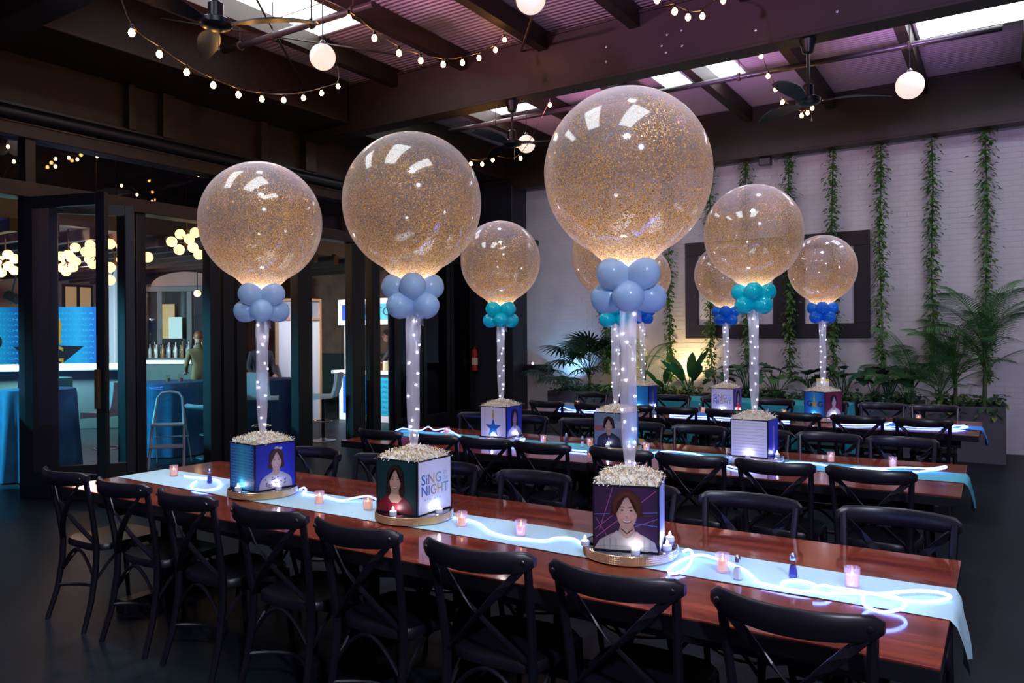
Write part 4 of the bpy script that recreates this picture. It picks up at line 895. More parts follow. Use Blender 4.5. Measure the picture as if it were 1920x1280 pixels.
# ivy garlands
ivx = [-5.95, -4.76, -4.05, -3.46, -2.80, -2.17, -1.52, -.86, -.21]
ivb = [1.0, .9, 1.0, 1.05, 1.0, 1.0, .95, 1.1, 1.0]
for i, (x, zb) in enumerate(zip(ivx, ivb)):
    r = random.Random(100+i); e = empty('ivy_garland', (x, YW-.17, zb)); tag(e, 'ivy garland hanging down the brick wall, %s from the dark corner' % ORD[i], 'ivy', 'ivy garlands on the brick wall')
    L_ = 4.45-zb; pts = [(.012*math.sin(t*9+i), .01*math.sin(t*7), L_*t) for t in [k/30 for k in range(31)]]
    MB().tube(pts, .010, 6).build('vine_stem', STEM, e); m = MB()
    for _ in range(820):
        t = r.random(); z = L_*t; a = r.uniform(PI, 2*PI)+r.uniform(-.5, .5); rr = abs(r.gauss(0, .05)); 
        leaf_mb(m, Vector((rr*math.cos(a)*1.2, rr*math.sin(a)*.6, z)), (math.cos(a), math.sin(a)*.7, r.uniform(-1.1, .2)), r.uniform(.045, .08), r.uniform(.04, .065), .2, n=2, mi=0 if r.random() < .75 else 1)
    stuff(m.build('ivy_leaves', [LEAFS[3], LEAFS[1]], e))
# uplights standing in the planters
for (px, yv, col, en, lab) in [(1278, 11.95, (1, .70, .30), 70, 'warm'), (1040, 12.0, (.25, .60, 1.0), 45, 'blue')]:
    q = atY(px, 735, yv); q.x = max(q.x, PX[0][0]+.10); e = empty('planter_spotlight', (q.x, yv, .66)); tag(e, 'small %s spotlight washing the brick wall behind the planters' % lab, 'spotlight')
    MB().lathe([(.03, 0), (.03, .01), (.012, .012), (.012, .05)], 10).build('stake', BLK, e); MB().lathe([(.02, .05), (.04, .06), (.045, .13), (.035, .132), (.03, .10)], 12).build('lamp_head', BLK, e)
    lamp('planter_uplight', 'SPOT', (q.x, yv-.02, .82), col, en, (q.x-(.05 if lab == 'warm' else .3), YW, 1.75), .04, 120, 1)
lamp('planter_glow', 'POINT', (-5.15, 11.65, 1.08), (1, .75, .25), 6, size=.05)
lamp('planter_blue_glow', 'POINT', (-2.05, 11.2, .55), (.05, .35, 1.0), 5, size=.05)
lamp('planter_green_glow', 'POINT', (-4.75, 11.25, .62), (.0, .6, .55), 4, size=.05)

# ------------------------------------------------------------------ ceiling fans, globe lamps, string lights
def fan(pos, ztop, label, rot, bl=.62):
    e = empty('ceiling_fan', pos); tag(e, label, 'ceiling fan', 'black three-blade ceiling fans'); zr = ztop-pos[2]
    MB().lathe([(.03, zr-.13), (.05, zr-.12), (.075, zr-.02), (.08, zr)], 20).build('canopy', BLK, e, smooth=True)
    MB().tube([(0, 0, .1), (0, 0, zr-.1)], .014, 10).build('downrod', BLK, e, smooth=True)
    MB().lathe([(.04, -.03), (.09, -.02), (.115, .0), (.115, .035), (.09, .05), (.055, .055), (.055, .16), (.03, .18)], 24).build('motor', mat('gunmetal', (.03, .03, .035), .28, metal=.6), e, smooth=True)
    for k in range(3):
        a = rot+k*2*PI/3; d = Vector((math.cos(a), math.sin(a), 0)); s = Vector((-math.sin(a), math.cos(a), 0)); m = MB(); n = 10; vs = []
        for i in range(n+1):
            t = i/n; wv = .035+.045*math.sin(PI*min(1, t*1.05))**.8 if t < .95 else .03; c = d*(.13+bl*t)+Vector((0, 0, .01+.035*math.sin(t*2.6)-.02*t))
            for q, hz in ((-1, .006), (1, .006), (1, -.006), (-1, -.006)): vs.append(c+s*(q*wv)+Vector((0, 0, hz+q*wv*.22)))
        fs = [(i*4+k2, i*4+(k2+1) % 4, i*4+4+(k2+1) % 4, i*4+4+k2) for i in range(n) for k2 in range(4)]+[(3, 2, 1, 0), tuple(range(n*4, n*4+4))]
        m.add(vs, fs).build('blade', BLK, e, smooth=True)
    MB().tube([(.03, 0, -.03), (.03, 0, -.16)], .002, 4).build('pull_chain', SILV, e); MB().lathe([(.004, -.19), (.008, -.18), (.006, -.16)], 8, (.03, 0, 0)).build('chain_knob', SILV, e)
p = atZ(405, 48, 3.95); fan((p.x, p.y, 3.95), 4.5, 'black ceiling fan with three blades above the door half of the pale-blue-balloon table', .55)
p = atZ(958, 190, 4.5); fan((p.x, 7.75, 3.98), 4.5, 'black ceiling fan hanging beside the banded globe lamp', 2.55)
p = atZ(1516, 78, 4.5); fan((p.x, 7.75, 3.90), 4.5, 'black ceiling fan with string lights wrapped around its hub', .35)
GLB = mat('opal_globe', (.85, .8, .75), .25, emit=(1.0, .80, .68), es=.72)
for i, (px, py, pr, rad, lab, band) in enumerate([(605, 107, 24, .125, 'white globe pendant beside the fan above the pale-blue balloons', 0), (995, -2, 28, .125, 'white globe pendant in front of the main beam', 0), (987, 270, 16.5, .125, 'white globe pendant with a dark band at its middle', 1), (1706, 160, 25, .15, 'white globe pendant near the skylight at the open side', 0), (2, 278, 12.5, .092, 'dim white globe pendant seen through the transom glass', 0)]):
    p = atD(px, py, rad*F/pr); e = empty('globe_pendant', p); tag(e, lab, 'pendant lamp', 'globe pendants')
    MB().sphere((0, 0, 0), rad, 28).build('globe', GLB if i < 4 else mat('dim_opal_globe', (.5, .45, .42), .3), e, smooth=True, ang=180); MB().lathe([(.03, rad-.008), (.03, rad+.02), (.012, rad+.04)], 12).build('socket', SILV, e, smooth=True)
    MB().tube([(0, 0, rad+.03), (0, 0, max(rad+.3, (5.15 if i < 4 else 4.72)-p.z))], .005, 6).build('cord', WIRE, e)
    if band: MB().lathe([(rad*1.001, -.022), (rad*1.04, -.02), (rad*1.04, .012), (rad*1.001, .014)], 28).build('band', BLK, e, smooth=True)
bm0 = None
def strand(pts, label, r=.021, hook=None, ends=()):
    global bm0
    e = empty('string_lights', pts[0]); tag(e, label, 'string lights', 'warm string lights'); o0 = Vector(pts[0])
    wire = [Vector(p) for p in pts]                # cable carried on to its fixings on beam or rafter
    if ends: wire = [Vector(ends[0])-Vector((0, 0, .06))]+wire+[Vector(ends[1])-Vector((0, 0, .06))]
    MB().tube([p-o0+Vector((0, 0, .06)) for p in smooth_path(wire, 5)], .0045, 5).build('wire', mat('brown_cable', (.05, .025, .012), .6), e)
    if hook is not None:
        q = Vector(pts[hook])-o0; MB().tube([q+Vector((0, 0, .06)), q+Vector((0, 0, 5.0-pts[hook].z+.2))], .003, 5).build('hanger', WIRE, e)
    for p in pts:
        q = Vector(p)-o0
        if bm0 is None:
            b = MB().lathe([(.0001, -.026), (.012, -.023), (.020, -.012), (.0235, .0), (.021, .012), (.013, .024), (.010, .03)], 14).build('bulb', WARM, e, smooth=True, loc=q); bm0 = [b.data, MB().lathe([(.011, .028), (.012, .032), (.012, .060), (.007, .066)], 10).build('socket', BLK, b, smooth=True).data]
        else:
            b = link('bulb', bm0[0], e, q, sc=r/.021); link('socket', bm0[1], b)
def spx(L_, d0, d1):
    n = len(L_); return [atD(x, y, d0+(d1-d0)*i/max(1, n-1)) for i, (x, y) in enumerate(L_)]
strand(spx([(247, 62), (299, 102), (350, 136), (400, 160), (447, 178), (491, 186), (532, 188), (569, 184), (603, 175), (634, 162)], 5.4, 8.6), 'string of warm bulbs swagging under the fan by the glass doors', ends=((-5.9, 3.35, 4.505), (-6.8, 6.6, 4.985)))
strand(spx([(654, 35), (702, 72), (748, 100), (789, 114), (831, 121), (867, 118), (898, 109), (929, 94), (946, 75)], 6.0, 8.6), 'string of warm bulbs swagging in front of the main beam', ends=((-5.62, 5.2, 4.985), (-4.76, 7.65, 5.1)))
strand(spx([(1232, 0), (1265, 22), (1290, 33), (1317, 31), (1356, 2)], 5.6, 7.0), 'short string of warm bulbs high in front of the main beam', ends=((-2.15, 5.0, 4.985), (-2.2, 7.65, 5.0)))
strand(spx([(1427, 106), (1440, 143), (1454, 168), (1467, 192), (1481, 206), (1503, 217), (1514, 212), (1523, 203)], 9.0, 9.4), 'string of warm bulbs wrapped around the fan hub', hook=0)
strand(spx([(883, 307), (904, 308), (924, 300), (976, 297), (1031, 197)], 10.4, 9.9), 'string of warm bulbs along the far beam by the banded globe', hook=4)
strand(spx([(15, 275), (26, 303), (6, 338)], 10.0, 10.4), 'three warm bulbs standing in for transom glass reflections beside the dim globe', .02)  # this and the next strands: bulbs added in place of reflected room strings
strand(spx([(104, 312), (104, 298), (129, 296), (145, 299), (150, 282), (182, 293)], 10.6, 11.4), 'cluster of warm bulbs standing in for transom glass reflections above the open door', .02)
strand(spx([(228, 348), (257, 365), (285, 378), (372, 329), (575, 364)], 11, 13), 'scattered warm bulbs on a cable standing in for transom glass reflections', .018)

# ------------------------------------------------------------------ the bar room: furniture and people
TC = [mat('teal_cloth', (.015, .20, .26), .8, noise=((.01, .14, .19), 5, 2)), mat('blue_cloth', (.015, .13, .26), .8, noise=((.01, .09, .2), 5, 2)), mat('navy_cloth', (.006, .045, .14), .8, noise=((.004, .03, .1), 5, 2)), mat('bright_teal_cloth', (.04, .42, .46), .8)]
def round_drape(r, zt, zb, sd):
    m = MB(); n = 80; vs = []; r_ = random.Random(sd); ph = [r_.uniform(0, 6) for _ in range(3)]
    for f, z, w_ in [(.97, zt+.004, 0), (1, zt, 0), (1.01, zt-.06, .25), (1.03, (zt+zb)*.55, .8), (1.10, zb, 1.2)]:
        for k in range(n): a = 2*PI*k/n; q = r*f*(1+w_*(.045*math.sin(a*13+ph[0])+.03*math.sin(a*8+ph[1]))); vs.append((q*math.cos(a), q*math.sin(a), z))
    m.add(vs, [(j*n+(k+1) % n, j*n+k, (j+1)*n+k, (j+1)*n+(k+1) % n) for j in range(4) for k in range(n)]+[tuple(range(n))]); return m
def hightop(p, r, zt, c, label, sd):
    e = empty('cocktail_table', (p[0], p[1], 0)); tag(e, label, 'table', 'cocktail tables in the bar room'); round_drape(r, zt, .015, sd).build('tablecloth', TC[c], e, smooth=True, ang=60)
    MB().lathe([(r*.95, zt-.03), (r*.95, zt-.005)], 32).build('table_top', BLK, e); MB().tube([(0, 0, .02), (0, 0, zt-.03)], .03, 10).build('post', BLK, e)
hightop((-9.35, 3.42), .40, 1.06, 0, 'tall round cocktail table in teal cloth just past the open door', 1)
hightop((-9.75, 4.55), .40, 1.06, 1, 'tall round cocktail table in blue-teal cloth behind the open door glass', 2)
hightop((-12.6, 6.0), .36, 1.05, 3, 'small round cocktail table in bright teal cloth farther from the doors', 3)
p = atD(318, 715, 11.05); hightop((p.x, p.y), .53, 1.03, 1, 'tall round cocktail table in blue cloth behind the step ladder', 4)
p = atD(505, 712, 12.6); hightop((p.x-.2, p.y), .62, .97, 2, 'round table in navy cloth with white stool beside it', 5)
VIO = mat('violet_neon', (.5, .3, 1), .3, emit=(.22, .10, 1.0), es=5, samp=False)
for (cx_, cy_, zt_, r_, lab) in ((-9.75, 4.55, 1.066, .26, 'thin violet glow rope curled on the blue-teal cocktail table'), (-9.35, 3.42, 1.066, .22, 'thin violet glow rope curled on the teal cocktail table')):
    o = MB().tube([(r_*math.cos(a)*(1+.15*math.sin(3*a)), r_*.6*math.sin(a), .01+.025*max(0, math.sin(2.3*a))) for a in [q*.22 for q in range(24)]], .007, 6).build('glow_rope', VIO, loc=(cx_, cy_, zt_), smooth=True); tag(o, lab, 'neon rope')
def glassware(p, label, col):
    e = empty('drinking_glass', p); tag(e, label, 'glass', 'glasses on the cocktail table'); MB().lathe([(.03, 0), (.035, .11), (.033, .11), (.028, .008), (.0001, .008)], 14).build('tumbler', CLEAR, e, smooth=True); MB().lathe([(.027, .009), (.030, .06), (.0001, .06)], 12).build('drink', mat('drink_'+label.split()[0], col, .3), e)
p = atD(318, 715, 11.05)
glassware((p.x+.18, p.y-.14, 1.035), 'amber drink in a tumbler on blue cloth behind the ladder', (.5, .3, .08)); glassware((p.x+.30, p.y-.02, 1.035), 'orange drink in a tumbler on blue cloth behind the ladder', (.6, .2, .1))
# step ladder
LAD = mat('grey_aluminium', (.42, .42, .44), .4, metal=.4)
pf = atD(318, 742, 9.9); e = empty('step_ladder', (pf.x, pf.y, 0), YAW+.25); tag(e, 'small folding aluminium step ladder with two steps beyond the glass', 'ladder')
hw = .21
MB().tube([(-hw, -.28, 0), (-hw*.9, -.10, .52), (-hw*.72, .03, .88), (-hw*.5, .05, .945), (0, .055, .96), (hw*.5, .05, .945), (hw*.72, .03, .88), (hw*.9, -.10, .52), (hw, -.28, 0)], .017, 8).build('front_frame', LAD, e, smooth=True)
for s in (-1, 1): MB().tube([(s*hw*.82, .0, .74), (s*hw*1.02, .33, 0)], .011, 6).build('rear_leg', LAD, e, smooth=True)
for z, y in ((.28, -.19), (.55, -.095)): MB().cbox(-hw*.95, hw*.95, y-.08, y+.10, z-.02, z+.012, .006).build('step', LAD, e)
MB().tube([(-hw, .16, .36), (hw, .16, .36)], .008, 6).build('rear_brace', LAD, e)
# stools
def stool(p, rz, label, zs=.76, hb=.38):
    e = empty('bar_stool', (p[0], p[1], 0), rz); tag(e, label, 'stool', 'white bar stools'); m = MB(); n = 12; vs = []; path = []
    for i in range(n+1):
        t = i/n; path.append((.20-.36*min(1, t*2), zs) if t < .5 else (-.16-.07*((t-.5)*2)-.02*math.sin(PI*(t-.5)*2), zs+hb*((t-.5)*2)**1.15))
    for i, (y, z) in enumerate(path):
        for x in (-.20, -.17, .17, .20): vs.append((x, y, z+(.01 if abs(x) > .18 else 0)))
        for x in (.20, -.20): vs.append((x, y-.055*(i/n), z-.06*(1-i/n)-.005))
    k = 6; m.add(vs, [(i*k+j, i*k+(j+1) % k, (i+1)*k+(j+1) % k, (i+1)*k+j) for i in range(n) for j in range(k)]+[tuple(range(k)), tuple(range(n*k+k-1, n*k-1, -1))]); m.build('shell_seat', mat('white_leatherette', (.62, .60, .60), .4), e, smooth=True, ang=50)
    MB().tube([(0, 0, .02), (0, 0, zs-.05)], .026, 10).build('post', mat('dark_chrome', (.04, .05, .07), .25, metal=.8), e, smooth=True); MB().lathe([(.20, 0), (.20, .012), (.06, .03), (.03, .05)], 28).build('base', SILV, e, smooth=True); MB().tube([(.14*math.cos(a), .14*math.sin(a), .32) for a in [2*PI*q/20 for q in range(21)]], .008, 6).build('foot_ring', SILV, e)
p = atD(606, 800, 12.2); stool((p.x, p.y), 2.14, 'white bar stool standing clear before the white booth', .73, .36)
p = atD(490, 760, 11.6); stool((p.x, p.y), .55, 'white bar stool with back toward us at the navy-cloth table')
p = atD(200, 760, 9.3); stool((p.x, p.y), 1.9, 'pale bar stool seen through the glass beside the blue-teal table')
p = atD(395, 770, 10.6); stool((p.x, p.y), .2, 'pale bar stool tucked by the blue cloth behind the ladder', .70, .05)
# long bar on the left with glowing edge
p0, p1 = atD(-60, 690, 13.6), atD(228, 690, 14.2)
def along(p, q): d = (q-p); return math.atan2(d.y, d.x), Vector((d.x, d.y, 0)).length
az, ln = along(p0, p1); e = empty('bar_counter', (p0.x, p0.y, 0), az); tag(e, 'long dark bar counter with glowing pale green top edge', 'bar counter')
MB().cbox(0, ln, -.05, .7, 0, 1.08, .01).build('front', mat('dark_bar_front', (.04, .075, .08), .6), e); MB().cbox(-.05, ln+.1, -.2, .75, 1.08, 1.19, .03).build('countertop', mat('pale_stone_top', (.70, .80, .78), .3), e)
lamp('bar_top_strip', 'AREA', (p0.x+math.cos(az)*ln/2+.9*math.sin(az), p0.y+math.sin(az)*ln/2-.9*math.cos(az), 2.3), (.55, .95, .95), 320, (p0.x+math.cos(az)*ln/2, p0.y+math.sin(az)*ln/2, 1.1), .5)
# printed backdrop
p0, p1 = atD(-70, 700, 17.6), atD(182, 700, 17.6); az, ln = along(p0, p1)
e = empty('event_backdrop', (p0.x, p0.y, 0), az); tag(e, 'tall printed blue backdrop with black star and gold figure behind the bar', 'backdrop')
MB().cbox(0, ln, .0, .04, 0, 2.41, .005).build('backdrop_frame', WHITE, e)
m = MB(); L = [('L', hgrad([(.02, .40, .70), (.03, .52, .85), (.02, .40, .78), (.01, .10, .48), (.01, .10, .50), (.02, .36, .76), (.03, .50, .85), (.01, .15, .62)], n=40))]
tx = []
for i in range(16):
    tx += text('GRETCHEN GALA GRETCHEN GALA' if i % 2 else 'GALA GRETCHEN GALA GRETCHEN', .02, .10+i*.055, .98, .122+i*.055, (.06, .60, .88))[0][1]
L.append(('L', tx))
fx = (92+70)/252; L.append(([(fx+.2755/.363*(x-fx), y) for x, y in star(fx, .50, .363, PI/2, .42)], (.012, .014, .022)))
gx = (108+70)/252
L.append(('L', [([(gx-.05, .64), (gx-.03, .74), (gx-.045, .84), (gx-.05, .94), (gx-.03, .985), (gx-.012, .95), (gx-.02, .90), (gx+.02, .89), (gx+.038, .82), (gx+.03, .74), (gx+.035, .64), (gx+.018, .64), (gx+.006, .73), (gx-.018, .64)], (.62, .40, .06))]))
L.append(('L', text('G', gx-.05, .38, gx+.05, .615, (.58, .36, .06), .0)[0][1]+[(ell(.02+.23, .66, .05, .075, 20), (.02, .022, .03))]))
panel_mesh(m, L, (0, -.002, .05), (ln, 0, 0), (0, 0, 2.36), (0, -1, 0), .004); m.build('printed_panel', mat('backlit_print', (1, 1, 1), .5) if False else PRINT, e)
c0 = (p0+p1)/2; lamp('backdrop_light', 'AREA', (c0.x+2.4*math.sin(az), c0.y-2.4*math.cos(az), 3.6), (.75, .9, 1.0), 1500, (c0.x, c0.y, 1.4), .6)
# window in far wall, small stage light
q = atX(146, 560, XB+.04); e = struct(empty('window_60', (XB, q.y, q.z-.25)))
MB().cbox(0, .06, -.42, .42, -.1, .65, .01).build('window_frame', BROWN, e); 
for s in (-1, 1): MB().box(.055, .07, s*.2-.15, s*.2+.15, 0, .58).build('window_pane', mat('amber_lit_pane', (.6, .35, .15), .4, emit=(1, .55, .25), es=.25), e)
p = atD(22, 557, 16.5); e = empty('stage_light', p); tag(e, 'small black stage light above the blue backdrop', 'spotlight'); o = MB().lathe([(.10, -.16), (.12, .1), (.11, .12), (.09, .10)], 14).build('can', BLK, e, smooth=True); o.rotation_euler = (.3, -1.2, 0); MB().tube([(0, 0, .05), (.1, .05, .5)], .02, 6).build('yoke', BLK, e)
# white back bar with bottles and mirror
p0, p1 = atD(258, 676, 16.2), atD(396, 676, 15.9); az, ln = along(p0, p1); e = empty('bar_counter', (p0.x, p0.y, 0), az); tag(e, 'white-topped bar counter in front of the bottle shelves', 'bar counter')
MB().cbox(.05, ln, .06, .6, 0, 1.12, .01).build('front', mat('dark_bar_front', (.04, .075, .08), .6), e); MB().cbox(0, ln+.05, 0, .66, 1.12, 1.20, .008).build('countertop', WHITE, e)
q0, q1 = atD(268, 676, 17.4), atD(390, 676, 17.2); az, ln = along(q0, q1); e = empty('back_bar_cabinet', (q0.x, q0.y, 0), az); tag(e, 'arched mirror back bar cabinet behind the bottles', 'cabinet')
m = MB(); DKW = mat('dark_grey_wood', (.10, .085, .09), .5)
MB().cbox(-.2, ln+.4, 0, .30, 0, 1.22, .01).build('cabinet_base', DKW, e)
for xx in (-.1, .25, ln*.62, ln+.25): MB().cbox(xx, xx+.12,   .16, .26, 1.22, 2.74, .008).build('pilaster', DKW, e)
MB().cbox(-.2, ln+.4, .12, .30, 2.74, 2.86, .01).build('cornice', DKW, e)
MB().add([(.15, .24, 2.86)]+[(ln/2+.1+.85*math.cos(a), .24, 2.86+  .34*math.sin(a)) for a in [PI*k/16 for k in range(17)]][::-1]+[(.15, .28, 2.86)]+[(ln/2+.1+.85*math.cos(a), .28, 2.86+  .34*math.sin(a)) for a in [PI*k/16 for k in range(17)]][::-1], [tuple(range(1, 18)), tuple(range(35, 18, -1))]+[(k, k+18, k+19, k+1) for k in range(1, 17)]).build('arched_crest', PINK, e)
MB().box(-.1, ln+.3, .22, .24, 1.3, 2.74).build('mirror', mat('smoky_mirror', (.16, .18, .18), .12, metal=.9), e)
MB().box(.42, .72, .10, .13, 1.66, 2.45).build('poster', mat('tan_poster', (.55, .30, .12), .6), e); MB().box(.60, .92, .06, .09, 1.66, 2.15).build('menu_board', mat('pale_menu_board', (.55, .60, .56), .6), e)
shelf_o = e; BC = [(.35, .36, .38), (.08, .05, .03), (.5, .48, .45), (.04, .07, .05), (.3, .12, .05), (.10, .14, .2)]
bt = None
for k in range(20):
    xx = .15+k*(ln)/20; yy = .04+.06*(k % 2); hh = R.uniform(.85, 1.2); lab = ['clear', 'brown', 'pale', 'green', 'amber', 'blue-grey'][k % 6]
    mw = Matrix.Translation(shelf_o.location) @ Matrix.Rotation(az, 4, 'Z') @ Vector((xx, yy, 1.222))
    e2 = empty('bottle', mw); tag(e2, 'small %s bottle in the row before the back bar mirror' % lab, 'bottle', '%s bottles on the back bar' % lab)
    MB().lathe([(.036*1, 0), (.038, .01), (.038, .20*hh), (.014, .26*hh), (.013, .33*hh), (.0001, .33*hh)], 10).build('bottle_glass', mat('bottle_%d' % (k % 6), BC[k % 6], .2), e2, smooth=True)
    MB().lathe([(.015, .325*hh), (.015, .355*hh), (.0001, .356*hh)], 8).build('cap', BLK, e2)
# white pillar and green box beside the long bar
p = atD(215, 600, 16.5); struct(MB().cbox(p.x-.25, p.x+.2, p.y-.12, p.y+.25, 0, 3.6, .02).build('wall_pillar', mat('pale_lilac_paint', (.42, .38, .42), .6)))
# chandeliers
CHB = mat('warm_glass_globe', (1, .85, .6), .3, emit=(1.0, .64, .22), es=2.3)
gm0 = None
for k, (hub, L_, D0, lab) in enumerate([((10, 492), [(15, 477), (28, 485), (2, 488), (16, 499), (27, 507), (2, 511), (-10, 480), (-8, 500)], 12.0, 'globe cluster chandelier left of the open door leaf'), ((128, 488), [(114, 480), (128, 477), (125, 491), (142, 490), (116, 502), (124, 509), (137, 501), (141, 464), (134, 484)], 12.2, 'globe cluster chandelier seen through the open door leaf glass'), ((182, 476), [(169, 459), (161, 472), (168, 486), (174, 472), (174, 495), (190, 460), (192, 480)], 11.5, 'globe cluster chandelier half hidden by the door leaf edge'), ((220, 492), [(206, 457), (206, 501), (206, 525), (229, 462), (229, 487), (240, 500), (248, 470), (277, 482)], 10.8, 'spread-arm globe chandelier between two door posts'), ((352, 456), [(338, 439), (322, 453), (336, 468), (355, 448), (362, 464), (373, 477), (366, 436)], 11.0, 'globe cluster chandelier beside the hair-bow cube balloon')]):
    hp = atD(*hub, D0); e = empty('globe_chandelier', hp); tag(e, lab, 'chandelier', 'brass globe chandeliers'); m = MB()
    MB().sphere((0, 0, 0), .05, 12).build('hub', mat('aged_brass', (.10, .05, .02), .45, metal=.4), e, smooth=True); MB().tube([(0, 0, 0), (0, 0, (3.44 if hp.x < -12.2 else 4.7)-hp.z)], .012, 6).build('stem', mat('aged_brass', (0, 0, 0)), e)
    for (x, y) in L_:
        q = atD(x, y, D0+R.uniform(-.35, .35))-hp
        MB().tube([(0, 0, 0), q*.92], .008, 5).build('arm', MT['aged_brass'], e)
        if gm0 is None: o = MB().sphere((0, 0, 0), .074, 16).build('globe', CHB, e, smooth=True, ang=180, loc=q); gm0 = o.data
        else: link('globe', gm0, e, q)
for (x, y, D_) in ((370, 550, 15),): 
    p = atD(x, y, D_); e = empty('wall_sconce', p); tag(e, 'single warm globe lamp near the back bar mirror', 'lamp'); MB().sphere((0, 0, 0), .07, 12).build('globe', CHB, e, smooth=True); MB().tube([(0, 0, .05), (0, 0, .5)], .01, 5).build('stem', WIRE, e)
# booth with printed sign and counter
p0, p1 = atD(634, 700, 15.4), atD(790, 700, 14.2); az, ln = along(p0, p1); e = empty('event_booth', (p0.x, p0.y, 0), az); tag(e, 'white booth with lettered overhead sign and blue printed counter front', 'booth')
zk = .93
MB().cbox(.02, ln, 0, .5, 0, zk, .01).build('counter_body', WHITE, e); MB().cbox(-.12, ln+.1, -.08, .56, zk, zk+.07, .008).build('countertop', WHITE, e)
rowsT = ['GRETCHEN GALA GRETCHEN GALA', 'GALA GRETCHEN GALA GRETCHEN']
m = MB(); L = [('L', hgrad([(.01, .10, .50), (.01, .16, .60), (.03, .42, .66), (.03, .50, .68), (.02, .42, .66), (.01, .30, .7)], n=24))]; tx = []
for i in range(7): tx += text(rowsT[i % 2], .03, .05+i*.135, .97, .12+i*.135, (.02, .20, .36))[0][1]
L.append(('L', tx)); panel_mesh(m, L, (.14, -.002, .14), (ln-.24, 0, 0), (0, 0, zk-.20), (0, -1, 0), .003); m.build('printed_front', PRINT, e)
for xx in (.12, ln-.06): MB().tube([(xx, .1, zk+.06), (xx, .1, 1.95)], .025, 8).build('pole', WHITE, e, smooth=True)
MB().cbox(-.04, ln+.08, .04, .14, 1.90, 2.42, .01).build('sign_board', WHITE, e)
m = MB(); L = [('L', hgrad([(.02, .06, .42), (.02, .10, .50), (.05, .40, .52), (.10, .50, .55), (.08, .48, .55), (.01, .12, .55)], n=24))]
L.append(('L', text('GRETCHEN', .14, .26, .96, .78, (.02, .05, .08), .0)[0][1])); panel_mesh(m, L, (.08, .038, 2.00), (ln-.12, 0, 0), (0, 0, .31), (0, -1, 0), .003); m.build('sign_print', PRINT, e)
def onbooth(x, y): return Matrix.Translation((p0.x, p0.y, 0)) @ Matrix.Rotation(az, 4, 'Z') @ Vector((x, y, zk+.071))
bz = (p0, az, ln)
e = empty('paper_bag', onbooth(.42, .2)); tag(e, 'brown paper bag standing on the booth counter', 'bag'); MB().add([(-.16, -.09, 0), (.16, -.09, 0), (.16, .09, 0), (-.16, .09, 0), (-.15, -.07, .27), (.14, -.06, .30), (.14, .06, .28), (-.15, .07, .30)], [(3, 2, 1, 0), (0, 1, 5, 4), (1, 2, 6, 5), (2, 3, 7, 6), (3, 0, 4, 7)]).build('bag_body', mat('kraft_paper', (.28, .17, .11), .8), e); MB().tube(arc((-.06, -.07, .28), (.06, -.07, .29), (0, 0, .08)), .004, 5).build('handle', MT['kraft_paper'], e)
for (xx, c, lab) in ((.95, (.12, .05, .02), 'dark sauce bottle'), (1.12, (.55, .5, .3), 'pale tub'), (1.25, (.6, .5, .3), 'cream tub')):
    e = empty('container', onbooth(xx, .2)); tag(e, '%s on the booth counter' % lab, 'container'); MB().lathe([(.06, 0), (.065, .01), (.065, .14), (.03 if 'bottle' in lab else .06, .17), (.02 if 'bottle' in lab else .058, .24 if 'bottle' in lab else .175)], 14).build('vessel', mat('vessel_'+lab.replace(' ', '_'), c, .4), e, smooth=True); MB().lathe([(.025 if 'bottle' in lab else .06, .24 if 'bottle' in lab else .176), (.025 if 'bottle' in lab else .06, .27 if 'bottle' in lab else .19)], 12).build('lid', WHITE, e)
# tall wood-framed white screens
for k, (px, pw, D_, lab) in enumerate([(540, 46, 14.6, 'tall white screen in a timber frame behind the navy-cloth table'), (592, 24, 14.8, 'narrow timber-framed white screen beside the white booth stool')]):
    a, b = atD(px-pw/2, 700, D_), atD(px+pw/2, 700, D_+.2); az_, l_ = along(a, b); e = empty('folding_screen', (a.x, a.y, 0), az_); tag(e, lab, 'screen'); tw = .05; TIM = mat('warm_timber', (.42, .22, .11), .5)
    hh = 2.42
    for (x0, x1, z0, z1) in ((0, tw, 0, hh), (l_-tw, l_, 0, hh), (tw, l_-tw, hh-tw, hh), (tw, l_-tw, 0, tw), (tw, l_-tw, 2.0, 2.0+tw)): MB().cbox(x0, x1, 0, .05, z0, z1, .004).build('frame_member', TIM, e)
    MB().box(tw, l_-tw, .02, .03, tw, 2.0).build('screen_panel', mat('white_screen', (.62, .62, .64), .6), e); MB().box(tw, l_-tw, .02, .03, 2.0+tw, hh-tw).build('screen_panel', mat('grey_screen', (.3, .28, .32), .6), e)
